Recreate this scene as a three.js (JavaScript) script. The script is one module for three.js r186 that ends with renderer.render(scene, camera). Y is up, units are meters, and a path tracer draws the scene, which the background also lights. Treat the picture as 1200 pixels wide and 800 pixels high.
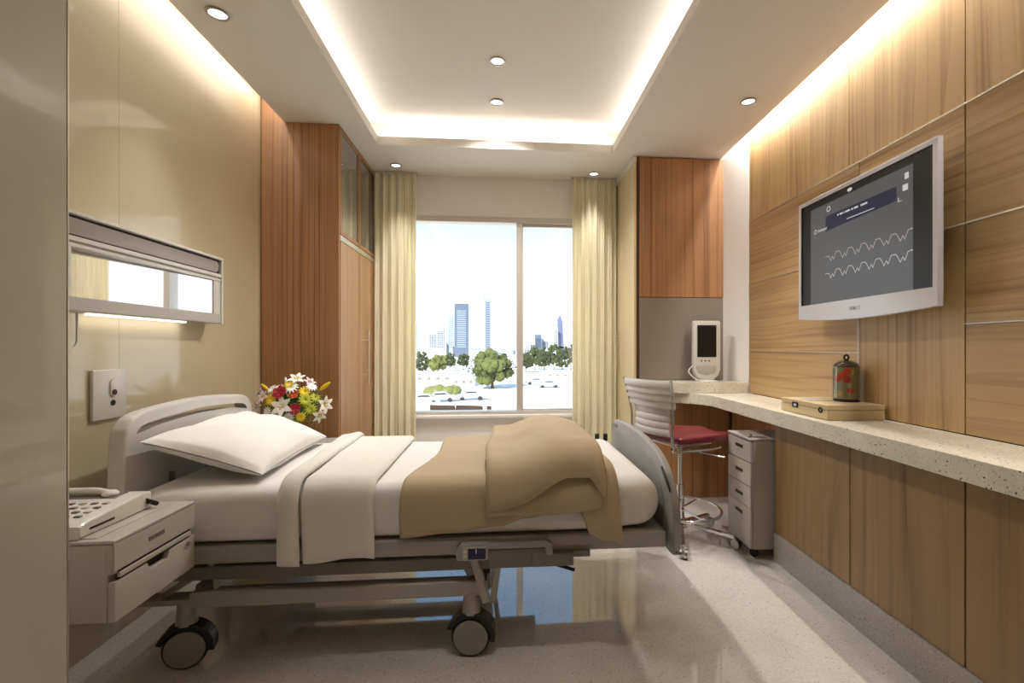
import * as THREE from 'three';
import { RoundedBoxGeometry } from 'three/addons/geometries/RoundedBoxGeometry.js';
import { mergeGeometries, mergeVertices, toCreasedNormals } from 'three/addons/utils/BufferGeometryUtils.js';
import { RectAreaLightUniformsLib } from 'three/addons/lights/RectAreaLightUniformsLib.js';

// ---------------------------------------------------------------- camera, sky, sun, lights, exposure
// room axes: x to the right wall, y up, d = distance towards the window wall (z = -d); the camera stands at x = 0, d = 0
const scene = new THREE.Scene();
const camera = new THREE.PerspectiveCamera(71.18, 1.5, 0.05, 3000);
camera.position.set(0, 1.21, 0);
camera.rotation.y = -THREE.MathUtils.degToRad(5.07);
camera.setViewOffset(1200, 800, -36, -8, 1200, 800);
scene.add(camera);
const renderer = new THREE.WebGLRenderer();
renderer.toneMapping = THREE.LinearToneMapping;
renderer.toneMappingExposure = 1.28;
renderer.shadowMap.enabled = true;
RectAreaLightUniformsLib.init();

const L = {                       // lamp strengths
  tray: 12, slotRight: 76, slotLeft: 19, down: 4.0, bedhead: 4,
  warm: new THREE.Color(1.0, 0.90, 0.74), white: new THREE.Color(1.0, 0.975, 0.945),
};
{ // daylight sky: pale at the horizon, light blue above, thin cloud
  const w = 256, h = 128, a = new Float32Array(w * h * 4);
  for (let j = 0; j < h; j++) for (let i = 0; i < w; i++) {
    const el = (j + 0.5) / h * 180 - 90, az = (i + 0.5) / w * Math.PI * 2;
    const t = Math.min(1, Math.max(0, (el - 4) / 22)), k = 1 - Math.pow(1 - t, 1.6);
    const c = 0.09 * Math.sin(az * 5 + 1.3 * Math.sin(el * 0.11)) * Math.sin(el * 0.14 + 2 * Math.sin(az * 3));
    const kk = Math.min(1, Math.max(0, k + c * (t > 0 ? 1 : 0)));
    const o = (j * w + i) * 4;
    a[o] = 1.25 * (1 - kk) + 0.40 * kk; a[o + 1] = 1.28 * (1 - kk) + 0.66 * kk; a[o + 2] = 1.30 * (1 - kk) + 1.0 * kk; a[o + 3] = 1;
  }
  const t = new THREE.DataTexture(a, w, h, THREE.RGBAFormat, THREE.FloatType);
  t.mapping = THREE.EquirectangularReflectionMapping; t.magFilter = THREE.LinearFilter; t.needsUpdate = true;
  scene.background = t; scene.environment = t;
}
const sun = new THREE.DirectionalLight(new THREE.Color(1, 0.95, 0.86), 8.0);   // stands behind the building and lights the town outside
sun.position.set(-60, 90, 75); sun.target.position.set(0, 0, -60); scene.add(sun, sun.target);
sun.castShadow = true; sun.shadow.mapSize.set(2048, 2048);
Object.assign(sun.shadow.camera, { left: -120, right: 120, top: 120, bottom: -120, near: 1, far: 500 });

// ---------------------------------------------------------------- helpers
let seed = 12345;
const rnd = () => { seed = (seed * 1664525 + 1013904223) >>> 0; return seed / 4294967296; };
const rr = (a, b) => a + (b - a) * rnd();
const V = (x, y, d) => new THREE.Vector3(x, y, -d);
const lerp = (a, b, t) => a + (b - a) * t, clamp = (v, a = 0, b = 1) => Math.min(b, Math.max(a, v));
const sstep = (a, b, x) => { const t = clamp((x - a) / (b - a)); return t * t * (3 - 2 * t); };
const pw = (pts, x) => { if (x <= pts[0][0]) return pts[0][1]; for (let i = 1; i < pts.length; i++) if (x <= pts[i][0]) { const [a, b] = pts[i - 1], [c, e] = pts[i]; const t = (x - a) / (c - a); return lerp(b, e, t * t * (3 - 2 * t)); } return pts[pts.length - 1][1]; };
const hash = (x, y, s) => { let h = (x * 374761393 + y * 668265263 + s * 2147483647) | 0; h = Math.imul(h ^ (h >>> 13), 1274126177); h ^= h >>> 16; return (h >>> 0) / 4294967296; };
const wrap = (a, n) => ((a % n) + n) % n;
function vn(x, y, px, py, s) { // periodic value noise
  const xi = Math.floor(x), yi = Math.floor(y), fx = x - xi, fy = y - yi, u = fx * fx * (3 - 2 * fx), v = fy * fy * (3 - 2 * fy);
  const g = (i, j) => hash(wrap(i, px), wrap(j, py), s);
  return lerp(lerp(g(xi, yi), g(xi + 1, yi), u), lerp(g(xi, yi + 1), g(xi + 1, yi + 1), u), v);
}
function tex(w, h, fn, sizeU, sizeV, srgb = true) {
  const a = new Uint8Array(w * h * 4);
  for (let j = 0; j < h; j++) for (let i = 0; i < w; i++) { const c = fn((i + 0.5) / w, (j + 0.5) / h), o = (j * w + i) * 4; a[o] = clamp(c[0], 0, 255); a[o + 1] = clamp(c[1], 0, 255); a[o + 2] = clamp(c[2], 0, 255); a[o + 3] = 255; }
  const t = new THREE.DataTexture(a, w, h); t.wrapS = t.wrapT = THREE.RepeatWrapping; t.magFilter = THREE.LinearFilter; t.minFilter = THREE.LinearMipmapLinearFilter; t.generateMipmaps = true;
  if (srgb) t.colorSpace = THREE.SRGBColorSpace; t.repeat.set(1 / sizeU, 1 / sizeV); t.needsUpdate = true; return t;
}
const mix3 = (a, b, t) => [lerp(a[0], b[0], t), lerp(a[1], b[1], t), lerp(a[2], b[2], t)];
// straight-grained and figured veneers, grain along v
function wood(base, dark, pale, s, rings, warp, lineK) {
  return tex(512, 1024, (u, v) => {
    const w1 = vn(u * 3, v * 1, 3, 1, s) * 1.0 + vn(u * 5, v * 3, 5, 3, s + 1) * 0.3;
    const irr = 2.2 * vn(u * Math.round(rings * 0.8), v, Math.round(rings * 0.8), 1, s + 8);
    let r = (u * rings + w1 * warp + irr); r -= Math.floor(r);
    let r2 = (u * rings * 3 + w1 * warp * 2.2 + irr * 1.7 + 0.4 * vn(u * 12, v * 4, 12, 4, s + 7)); r2 -= Math.floor(r2);
    const line = (Math.pow(Math.abs(r * 2 - 1), 7) * 0.8 + Math.pow(r2, 6) * 0.55) * lineK * (0.25 + 1.1 * vn(u * 9, v * 2, 9, 2, s + 2));
    const fib = vn(u * 190, v * 7, 190, 7, s + 3), fib2 = vn(u * 60, v * 3, 60, 3, s + 4), broad = vn(u * 7, v * 1, 7, 1, s + 5);
    let c = mix3(base, dark, clamp(line + (fib2 - 0.5) * 0.45 + (fib - 0.5) * 0.3));
    c = mix3(c, pale, clamp((broad - 0.45) * 1.1));
    return c;
  }, 1.1, 2.4);
}
const T = {
  tan: wood([192, 158, 108], [138, 102, 60], [210, 182, 132], 11, 6, 1.6, 0.9),
  tanH: null,
  brown: wood([170, 122, 80], [106, 66, 38], [184, 138, 94], 31, 14, 0.9, 1.0),
  lower: wood([144, 112, 72], [104, 77, 46], [152, 121, 80], 51, 5, 1.8, 0.8),
};
function speckle(base, spots, n, size, pxs, s) {
  const N = pxs, img = new Float32Array(N * N * 3);
  for (let j = 0; j < N; j++) for (let i = 0; i < N; i++) { const k = 0.97 + 0.06 * vn(i / N * 160, j / N * 160, 160, 160, s), m = 0.97 + 0.06 * vn(i / N * 8, j / N * 8, 8, 8, s + 3), o = (j * N + i) * 3; for (let c = 0; c < 3; c++) img[o + c] = base[c] * k * m; }
  let q = s * 7919 + 17; const r = () => { q = (q * 1664525 + 1013904223) >>> 0; return q / 4294967296; };
  for (let k = 0; k < n; k++) {
    const [col, r0, r1] = spots[Math.floor(r() * spots.length)], x = r() * N, y = r() * N, R = (r0 + (r1 - r0) * r() * r()) / size * N, e = 0.7 + 0.6 * r();
    for (let j = Math.floor(y - R * 1.5); j <= y + R * 1.5; j++) for (let i = Math.floor(x - R * 1.5); i <= x + R * 1.5; i++) {
      const dd = Math.hypot((i - x) * e, (j - y) / e); const m = clamp(R - dd + 0.5); if (m <= 0) continue;
      const o = (wrap(j, N) * N + wrap(i, N)) * 3; for (let c = 0; c < 3; c++) img[o + c] = lerp(img[o + c], col[c], m * 0.9);
    }
  }
  return tex(N, N, (u, v) => { const o = (Math.floor(v * N) * N + Math.floor(u * N)) * 3; return [img[o], img[o + 1], img[o + 2]]; }, size, size);
}
T.terrazzo = speckle([208, 202, 191], [[[122, 110, 94], 0.001, 0.0028], [[220, 215, 206], 0.001, 0.003], [[176, 166, 150], 0.001, 0.003]], 5200, 1.0, 1024, 5);
T.granite = speckle([222, 213, 195], [[[70, 62, 52], 0.0008, 0.0036], [[182, 170, 150], 0.001, 0.003], [[232, 226, 212], 0.001, 0.004]], 3000, 0.7, 1024, 9);
T.granite2 = speckle([160, 152, 140], [[[84, 76, 66], 0.001, 0.003], [[186, 180, 170], 0.001, 0.004]], 3800, 0.8, 1024, 13);
T.curtain = tex(256, 256, (u, v) => { const a = 0.93 + 0.1 * vn(u * 64, v * 3, 64, 3, 71) + 0.04 * vn(u * 128, v * 128, 128, 128, 72); return [250 * a, 241 * a, 212 * a]; }, 0.5, 0.8);
T.weave = tex(256, 256, (u, v) => { const k = 128 + 60 * Math.sin(u * 400) * Math.sin(v * 400) + 60 * (vn(u * 128, v * 128, 128, 128, 81) - 0.5); return [k, k, k]; }, 0.25, 0.25, false);
T.fine = tex(256, 256, (u, v) => { const k = 255 * vn(u * 128, v * 128, 128, 128, 91); return [k, k, k]; }, 0.2, 0.2, false);

const std = (p) => new THREE.MeshStandardMaterial(p), phy = (p) => new THREE.MeshPhysicalMaterial(p);
const M = {
  floor: phy({ map: T.terrazzo, roughness: 0.045, ior: 2.35 }),
  white: std({ color: 0xd8d0c4, roughness: 0.75 }),
  wallWhite: std({ color: 0xf2ece7, roughness: 0.6 }),
  ceiling: std({ color: 0xe4ddd3, roughness: 0.85 }),
  lacquer: phy({ color: 0xc6b796, roughness: 0.42, clearcoat: 1, clearcoatRoughness: 0.07 }),
  lacquerBack: std({ color: 0xa8997a, roughness: 0.6 }),
  greyGlass: phy({ color: 0xb4b3a2, roughness: 0.35, clearcoat: 1, clearcoatRoughness: 0.015, ior: 1.6 }),
  tan: phy({ map: T.tan, roughness: 0.45, clearcoat: 0.25, clearcoatRoughness: 0.3 }),
  lower: phy({ map: T.lower, roughness: 0.5, clearcoat: 0.15, clearcoatRoughness: 0.35 }),
  brown: phy({ map: T.brown, roughness: 0.45, clearcoat: 0.2, clearcoatRoughness: 0.25 }),
  brownGloss: phy({ map: T.brown, roughness: 0.3, clearcoat: 0.8, clearcoatRoughness: 0.12 }),
  darkWood: std({ color: 0x4a2c1e, roughness: 0.55 }),
  groove: std({ color: 0x2a1d14, roughness: 0.8 }),
  cream: phy({ color: 0xdac8a0, roughness: 0.35, clearcoat: 0.5, clearcoatRoughness: 0.12 }),
  greyPanel: std({ color: 0x8d8073, roughness: 0.5 }),
  granite: phy({ map: T.granite, roughness: 0.22 }),
  granite2: phy({ map: T.granite2, roughness: 0.3 }),
  chrome: std({ color: 0xdadada, roughness: 0.1, metalness: 1 }),
  steel: std({ color: 0xb9b6b0, roughness: 0.28, metalness: 1 }),
  brushed: std({ color: 0xd8d3c8, roughness: 0.35, metalness: 0.85 }),
  alu: std({ color: 0xd0cac0, roughness: 0.45, metalness: 0.3 }),
  bedWhite: phy({ color: 0xc6c2ba, roughness: 0.4, clearcoat: 0.3, clearcoatRoughness: 0.2 }),
  bedGrey: phy({ color: 0x9f9d98, roughness: 0.42, clearcoat: 0.2 }),
  bedFrame: std({ color: 0xa6a199, roughness: 0.4, metalness: 0.15 }),
  bedDark: std({ color: 0x75706a, roughness: 0.45, metalness: 0.2 }),
  black: std({ color: 0x121110, roughness: 0.5 }),
  rubber: std({ color: 0x1c1b1a, roughness: 0.7 }),
  linen: std({ color: 0xe6e2dc, roughness: 0.9, bumpMap: T.weave, bumpScale: 0.0004 }),
  linen2: std({ color: 0xe2ddd4, roughness: 0.92, bumpMap: T.weave, bumpScale: 0.0004 }),
  pillow: std({ color: 0xe9e6df, roughness: 0.9, bumpMap: T.weave, bumpScale: 0.0003 }),
  tanBlanket: phy({ color: 0xb9a688, roughness: 0.95, sheen: 0.3, sheenRoughness: 0.6, sheenColor: new THREE.Color(0xd0c2a4), bumpMap: T.fine, bumpScale: 0.0004 }),
  curtain: phy({ map: T.curtain, roughness: 0.95, transmission: 0.35, thickness: 0, side: THREE.DoubleSide }),
  glass: phy({ color: 0xffffff, roughness: 0, transmission: 1, thickness: 0, ior: 1.45 }),
  darkGlass: phy({ color: 0x6f6a5e, roughness: 0.06, clearcoat: 1, clearcoatRoughness: 0.03 }),
  mirror: std({ color: 0xf0f0f0, roughness: 0.02, metalness: 1 }),
  plastic: phy({ color: 0xd6d2c8, roughness: 0.35, clearcoat: 0.3 }),
  plasticGrey: phy({ color: 0xb4aea4, roughness: 0.4 }),
  consoleGrey: phy({ color: 0xbab2a6, roughness: 0.38, clearcoat: 0.25 }),
  diffuser: phy({ color: 0xa39c92, roughness: 0.35 }),
  redLeather: phy({ color: 0x6e1420, roughness: 0.35, clearcoat: 0.25 }),
  whiteLeather: phy({ color: 0xd2cdc6, roughness: 0.4, clearcoat: 0.2 }),
  boxWood: std({ color: 0xc9b387, roughness: 0.5 }),
  tvSilver: std({ color: 0xdcdcdf, roughness: 0.3, metalness: 0.2 }),
  tvBlack: phy({ color: 0x0a0a0b, roughness: 0.35 }),
  pedGrey: phy({ color: 0xb0a89d, roughness: 0.35, clearcoat: 0.2 }),
};
const glow = (c, k) => std({ color: 0x000000, emissive: c, emissiveIntensity: k, roughness: 1 });

// geometries in room coordinates
function uvBox(g, swap = false, off = [0, 0]) {
  if (g.index) g = g.toNonIndexed(); g.computeBoundingBox();
  const p = g.attributes.position, n = g.attributes.normal, uv = new Float32Array(p.count * 2);
  for (let i = 0; i < p.count; i += 3) {
    let ax = 0, ay = 0, az = 0; for (let k = 0; k < 3; k++) { ax += n.getX(i + k); ay += n.getY(i + k); az += n.getZ(i + k); }
    ax = Math.abs(ax); ay = Math.abs(ay); az = Math.abs(az);
    for (let k = 0; k < 3; k++) {
      const x = p.getX(i + k), y = p.getY(i + k), z = p.getZ(i + k); let u, v;
      if (ax >= ay && ax >= az) { u = z; v = y; } else if (az >= ay) { u = x; v = y; } else { u = x; v = z; }
      uv[(i + k) * 2] = (swap ? v : u) + off[0]; uv[(i + k) * 2 + 1] = (swap ? u : v) + off[1];
    }
  }
  g.setAttribute('uv', new THREE.BufferAttribute(uv, 2)); return g;
}
function box(x0, x1, y0, y1, d0, d1, r = 0.003, seg = 1) {
  const w = Math.abs(x1 - x0), h = Math.abs(y1 - y0), l = Math.abs(d1 - d0); r = Math.min(r, w / 2.01, h / 2.01, l / 2.01);
  const g = r > 0 ? new RoundedBoxGeometry(w, h, l, seg, r) : new THREE.BoxGeometry(w, h, l);
  g.translate((x0 + x1) / 2, (y0 + y1) / 2, -(d0 + d1) / 2); return uvBox(g);
}
function prism(pts, y0, y1, holes = [], bevel = 0) { // pts in (x, d), raised from y0 to y1
  const s = new THREE.Shape(pts.map(([x, d]) => new THREE.Vector2(x, d)));
  for (const h of holes) s.holes.push(new THREE.Path(h.map(([x, d]) => new THREE.Vector2(x, d))));
  const g = new THREE.ExtrudeGeometry(s, { depth: y1 - y0, bevelEnabled: bevel > 0, bevelSize: bevel, bevelThickness: bevel, bevelSegments: 2, steps: 1 });
  g.rotateX(-Math.PI / 2); g.translate(0, y0, 0); return uvBox(g);
}
function plateX(pts, x0, x1, holes = [], bevel = 0.006, curve = 1) { // outline in (d, y), thick along x
  const s = new THREE.Shape(pts.map(([d, y]) => new THREE.Vector2(d, y)));
  for (const h of holes) s.holes.push(new THREE.Path(h.map(([d, y]) => new THREE.Vector2(d, y))));
  const g = new THREE.ExtrudeGeometry(s, { depth: x1 - x0 - 2 * bevel, bevelEnabled: bevel > 0, bevelSize: bevel, bevelOffset: -bevel, bevelThickness: bevel, bevelSegments: 3, steps: 1 });
  g.rotateY(Math.PI / 2); g.translate(x0 + bevel, 0, 0); return toCreasedNormals(g, 0.6);
}
function plateD(pts, d0, d1, holes = [], bevel = 0.004) { // outline in (x, y), thick along d
  const s = new THREE.Shape(pts.map(([x, y]) => new THREE.Vector2(x, y)));
  for (const h of holes) s.holes.push(new THREE.Path(h.map(([x, y]) => new THREE.Vector2(x, y))));
  const t = Math.abs(d1 - d0);
  const g = new THREE.ExtrudeGeometry(s, { depth: t - 2 * bevel, bevelEnabled: bevel > 0, bevelSize: bevel, bevelOffset: -bevel, bevelThickness: bevel, bevelSegments: 2, steps: 1 });
  g.translate(0, 0, -Math.max(d0, d1) + bevel); return toCreasedNormals(g, 0.6);
}
function tube(pts, r, seg = 24, rad = 8, closed = false) {
  return new THREE.TubeGeometry(new THREE.CatmullRomCurve3(pts.map((p) => V(...p)), closed, 'catmullrom', 0.5), seg, r, rad, closed);
}
function rod(a, b, r0, r1 = r0, rad = 12) {
  const A = V(...a), B = V(...b), g = new THREE.CylinderGeometry(r1, r0, A.distanceTo(B), rad, 1);
  g.applyQuaternion(new THREE.Quaternion().setFromUnitVectors(new THREE.Vector3(0, 1, 0), B.clone().sub(A).normalize())); g.translate((A.x + B.x) / 2, (A.y + B.y) / 2, (A.z + B.z) / 2); return g;
}
function beam(a, b, w, h, r = 0.004) { // square bar between two points
  const A = V(...a), B = V(...b), g = new RoundedBoxGeometry(w, h, A.distanceTo(B), 1, r);
  const m = new THREE.Matrix4().lookAt(A, B, new THREE.Vector3(0, 1, 0)); g.applyMatrix4(m); g.translate((A.x + B.x) / 2, (A.y + B.y) / 2, (A.z + B.z) / 2); return g;
}
function lathe(pts, x, y, d, seg = 24) { const g = new THREE.LatheGeometry(pts.map(([r, h]) => new THREE.Vector2(r, h)), seg); g.translate(x, y, -d); return g; }
const smoothLine = (pts, n = 60) => { const c = new THREE.CatmullRomCurve3(pts.map(([a, b]) => new THREE.Vector3(a, b, 0)), true, 'catmullrom', 0.35); return c.getPoints(n).slice(0, -1).map((p) => [p.x, p.y]); };
function roundRect(x0, x1, y0, y1, r, n = 5) { const o = []; for (const [cx, cy, a] of [[x1 - r, y1 - r, 0], [x0 + r, y1 - r, 1], [x0 + r, y0 + r, 2], [x1 - r, y0 + r, 3]]) for (let k = 0; k <= n; k++) { const t = (a + k / n) * Math.PI / 2; o.push([cx + r * Math.cos(t), cy + r * Math.sin(t)]); } return o; }
const merge = (list) => { const a = list.map((g) => { g = g.index ? g.toNonIndexed() : g; for (const k of Object.keys(g.attributes)) if (!['position', 'normal', 'uv'].includes(k)) g.deleteAttribute(k); if (!g.attributes.uv) g.setAttribute('uv', new THREE.BufferAttribute(new Float32Array(g.attributes.position.count * 2), 2)); g.morphAttributes = {}; return g; }); return mergeGeometries(a); };

// things and parts
const taken = new Map(), baseOf = new WeakMap();
const numbered = (n) => { const k = taken.get(n) ?? 0; taken.set(n, k + 1); return k ? n + '_' + String(k).padStart(3, '0') : n; };
function thing(name, label, category, [x, y, d], group) {
  const o = new THREE.Group(); o.name = numbered(name); o.position.set(x, y, -d); scene.add(o);
  o.userData = { label, category }; if (group) o.userData.group = group; baseOf.set(o, new THREE.Vector3(x, y, -d)); return o;
}
function struct(name, geo, m, base = [0, 0, 0], label) {
  const b = V(...base); let o;
  if (geo) { geo = Array.isArray(geo) ? merge(geo) : geo; geo.translate(-b.x, -b.y, -b.z); o = new THREE.Mesh(geo, m); } else o = new THREE.Group();
  o.name = numbered(name); o.position.copy(b); o.userData.kind = 'structure'; if (label) o.userData.label = label; scene.add(o); baseOf.set(o, b); o.castShadow = o.receiveShadow = true; return o;
}
// a part, given in room coordinates (or in the thing's own when local is set)
function part(parent, name, geo, m, label, local = false) {
  geo = Array.isArray(geo) ? merge(geo) : geo; const b = baseOf.get(parent);
  if (!local) geo.translate(-b.x, -b.y, -b.z);
  const o = new THREE.Mesh(geo, m); o.name = name; if (label) o.userData.label = label; o.castShadow = o.receiveShadow = true; parent.add(o); baseOf.set(o, local ? new THREE.Vector3() : b); return o;
}
function single(name, label, category, base, geo, m, group) { // a thing that is one mesh
  const b = V(...base); geo = Array.isArray(geo) ? merge(geo) : geo; geo.translate(-b.x, -b.y, -b.z);
  const o = new THREE.Mesh(geo, m); o.name = numbered(name); o.position.copy(b); o.userData = { label, category }; if (group) o.userData.group = group; o.castShadow = o.receiveShadow = true; scene.add(o); baseOf.set(o, b); return o;
}
// the right-hand wall stands 2.2 degrees out of square: everything fixed to it is turned with it
const PH = THREE.MathUtils.degToRad(2.2), PIV = new THREE.Vector3(1.8, 0, -1.5), YAX = new THREE.Vector3(0, 1, 0);
function right(o) { o.position.sub(PIV).applyAxisAngle(YAX, -PH).add(PIV); o.rotation.y -= PH; return o; }
const l2w = (x, d) => { const p = new THREE.Vector3(x, 0, -d).sub(PIV).applyAxisAngle(YAX, -PH).add(PIV); return [p.x, -p.z]; };

// ---------------------------------------------------------------- the room shell
const XL = -1.62, XR = 1.81, DF = 4.33, DB = -1.7, YC = 2.75, YT = 2.97;
{
  struct('floor', box(-1.9, 2.35, -0.12, 0, DB - 0.15, DF + 0.2, 0), M.floor);
  // left wall: backing and lacquered panels
  const wl = struct('wall_left', box(XL - 0.18, XL - 0.012, 0, YT, DB, DF + 0.1, 0), M.lacquerBack, [XL - 0.1, 0, 1.3]);
  for (const [a, b] of [[1.1, 2.185], [2.1855, 3.30], [3.3005, DF]]) part(wl, 'panel', box(XL - 0.011, XL, 0.0, YT, a + 0.0002, b - 0.0002, 0.0006), M.lacquer);
  // bathroom wall that stands in on the left near the entrance, faced with grey back-painted glass
  const wb = struct('wall_bathroom', box(XL - 0.01, -1.112, 0, YT, DB, 1.31, 0), M.white, [-1.4, 0, 0]);
  for (const [a, b] of [[-0.6, 0.358], [0.362, 1.318]]) part(wb, 'glass_panel', box(-1.112, -1.10, 0, YC + 0.02, a, b, 0.001), M.greyGlass, 'glossy grey-green glass wall panel');
  part(wb, 'edge_trim', box(-1.114, -1.0985, 0, YC, 1.318, 1.322, 0.0005), M.brushed, 'thin pale metal edge');
  // window wall
  const wy0 = 0.644, wy1 = 2.345, wx0 = -1.02, wx1 = 0.93;
  struct('wall_back', [box(-1.8, wx0, 0, YT, DF, DF + 0.16, 0), box(wx1, 2.3, 0, YT, DF, DF + 0.16, 0), box(wx0, wx1, 0, wy0 - 0.03, DF, DF + 0.16, 0), box(wx0, wx1, wy1 + 0.05, YT, DF, DF + 0.16, 0)], M.wallWhite, [0, 0, DF]);
  const win = struct('window_1', null, null, [0, wy0, DF]);
  part(win, 'window_frame', [box(wx0, wx1, wy0 - 0.03, wy0, DF - 0.005, DF + 0.11), box(wx0, wx1, wy1, wy1 + 0.05, DF - 0.005, DF + 0.11), box(wx0, wx0 + 0.05, wy0, wy1, DF, DF + 0.11), box(wx1 - 0.05, wx1, wy0, wy1, DF, DF + 0.11)], M.alu);
  part(win, 'mullion', box(0.147, 0.205, wy0, wy1, DF, DF + 0.10), M.alu);
  part(win, 'sash_frame', [box(0.205, wx1 - 0.05, wy1 - 0.025, wy1, DF + 0.03, DF + 0.07), box(0.205, wx1 - 0.05, wy0, wy0 + 0.012, DF + 0.03, DF + 0.07)], M.alu);
  part(win, 'pane', box(wx0 + 0.05, 0.147, wy0, wy1, DF + 0.048, DF + 0.052, 0), M.glass);
  part(win, 'pane', box(0.205, wx1 - 0.05, wy0, wy1, DF + 0.048, DF + 0.052, 0), M.glass);
  struct('trim_1', box(wx0, wx1, wy0 - 0.055, wy0 - 0.03, DF - 0.05, DF + 0.02, 0.004), M.wallWhite, [0, wy0, DF], 'pale window sill board');
  // wall behind the camera with the entrance door
  struct('wall_front', [box(-1.8, 0.1, 0, YT, DB - 0.15, DB, 0), box(1.05, 2.1, 0, YT, DB - 0.15, DB, 0), box(0.1, 1.05, 2.1, YT, DB - 0.15, DB, 0)], M.white, [0, 0, DB]);
  const dr = struct('door_1', box(0.1, 1.05, 0, 2.1, DB - 0.1, DB - 0.05, 0.002), M.brown, [0.57, 0, DB]);
  part(dr, 'door_handle', [rod([0.2, 1.0, DB - 0.05], [0.2, 1.0, DB + 0.02], 0.01), rod([0.2, 1.0, DB + 0.015], [0.32, 1.0, DB + 0.015], 0.009)], M.chrome);
}
// right wall: backing, veneered panels with pale metal strips between them, white end piece
{
  const wr = right(struct('wall_right', box(XR + 0.02, XR + 0.2, 0, YT, DB - 0.2, 3.70, 0), M.groove, [XR + 0.1, 0, 1.3]));
  wr.userData.label = 'wood-panelled wall with pale metal joint strips';
  const P = (d0, d1, y0, y1, horiz) => {
    const g = uvBox(box(XR, XR + 0.019, y0 + 0.003, y1 - 0.003, d0 + 0.0025, d1 - 0.0025, 0.0015), horiz, [rr(0, 5), rr(0, 5)]);
    const b = baseOf.get(wr); part(wr, 'panel', g, M.tan);
  };
  const E = 3.478;
  for (const [a, b] of [[-1.7, -0.3], [-0.3, 0.4], [0.4, 1.06], [1.06, 1.72], [1.72, 2.38], [2.38, E]]) P(a, b, 2.172, YT, false);
  for (const [a, b] of [[-1.7, 0.4], [0.4, 1.72], [1.72, 2.304], [2.304, E]]) P(a, b, 1.70, 2.172, true);
  for (const [a, b] of [[-1.7, 0.4], [0.4, 1.72]]) { P(a, b, 1.306, 1.70, true); P(a, b, 0.87, 1.306, true); }
  P(1.72, 2.304, 0.87, 1.70, false); P(2.304, E, 1.186, 1.70, true); P(2.304, E, 0.87, 1.186, true);
  const strip = (y0, y1, d0, d1) => part(wr, 'trim_strip', box(XR - 0.004, XR + 0.012, y0, y1, d0, d1, 0.001), M.brushed, 'pale metal joint strip');
  strip(2.1675, 2.1735, -1.7, E); strip(1.6970, 1.7030, -1.7, E); strip(1.184, 1.189, 2.304, E); strip(1.304, 1.308, -1.7, 1.72);
  part(wr, 'trim_strip', box(XR - 0.006, XR + 0.012, 0.872, 1.70, 2.299, 2.311, 0.002), M.white, 'white vertical cable strip below the screen');
  // white plastered end between panelling and tall cupboard
  const [ax, ad] = l2w(XR - 0.002, E), [bx, bd] = l2w(1.715, 3.75);
  struct('wall_right_end', prism([[ax, ad + 0.002], [ax + 0.3, ad + 0.002], [bx + 0.3, bd], [bx, bd]], 0.86, YT), M.wallWhite, [ax, 0, ad]);
  // low panelled plinth wall under the worktop
  const lo = right(struct('wall_right_lower', box(1.54, XR + 0.02, 0, 0.788, -1.65, 2.585, 0), M.brown, [1.6, 0, 1]));
  const js = [-1.65, -0.9, -0.3, 0.3, 0.88, 1.424, 1.969, 2.588];
  for (let i = 0; i + 1 < js.length; i++) part(lo, 'panel', uvBox(box(1.52, 1.539, 0.162, 0.788, js[i] + 0.003, js[i + 1] - 0.003, 0.0015), false, [rr(0, 5), rr(0, 5)]), M.lower);
  right(struct('baseboard_right', box(1.512, 1.54, 0, 0.16, -1.65, 2.588, 0.003), M.granite2, [1.52, 0, 1], 'grey speckled stone skirting'));
  right(struct('wall_knee_space', box(XR - 0.03, XR + 0.02, 0, 0.79, 2.585, 3.70, 0), M.brown, [XR, 0, 3]));
  struct('wall_right_far', box(2.06, 2.25, 0, YT, 3.55, DF + 0.16, 0), M.wallWhite, [2.1, 0, 4]);
}
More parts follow.
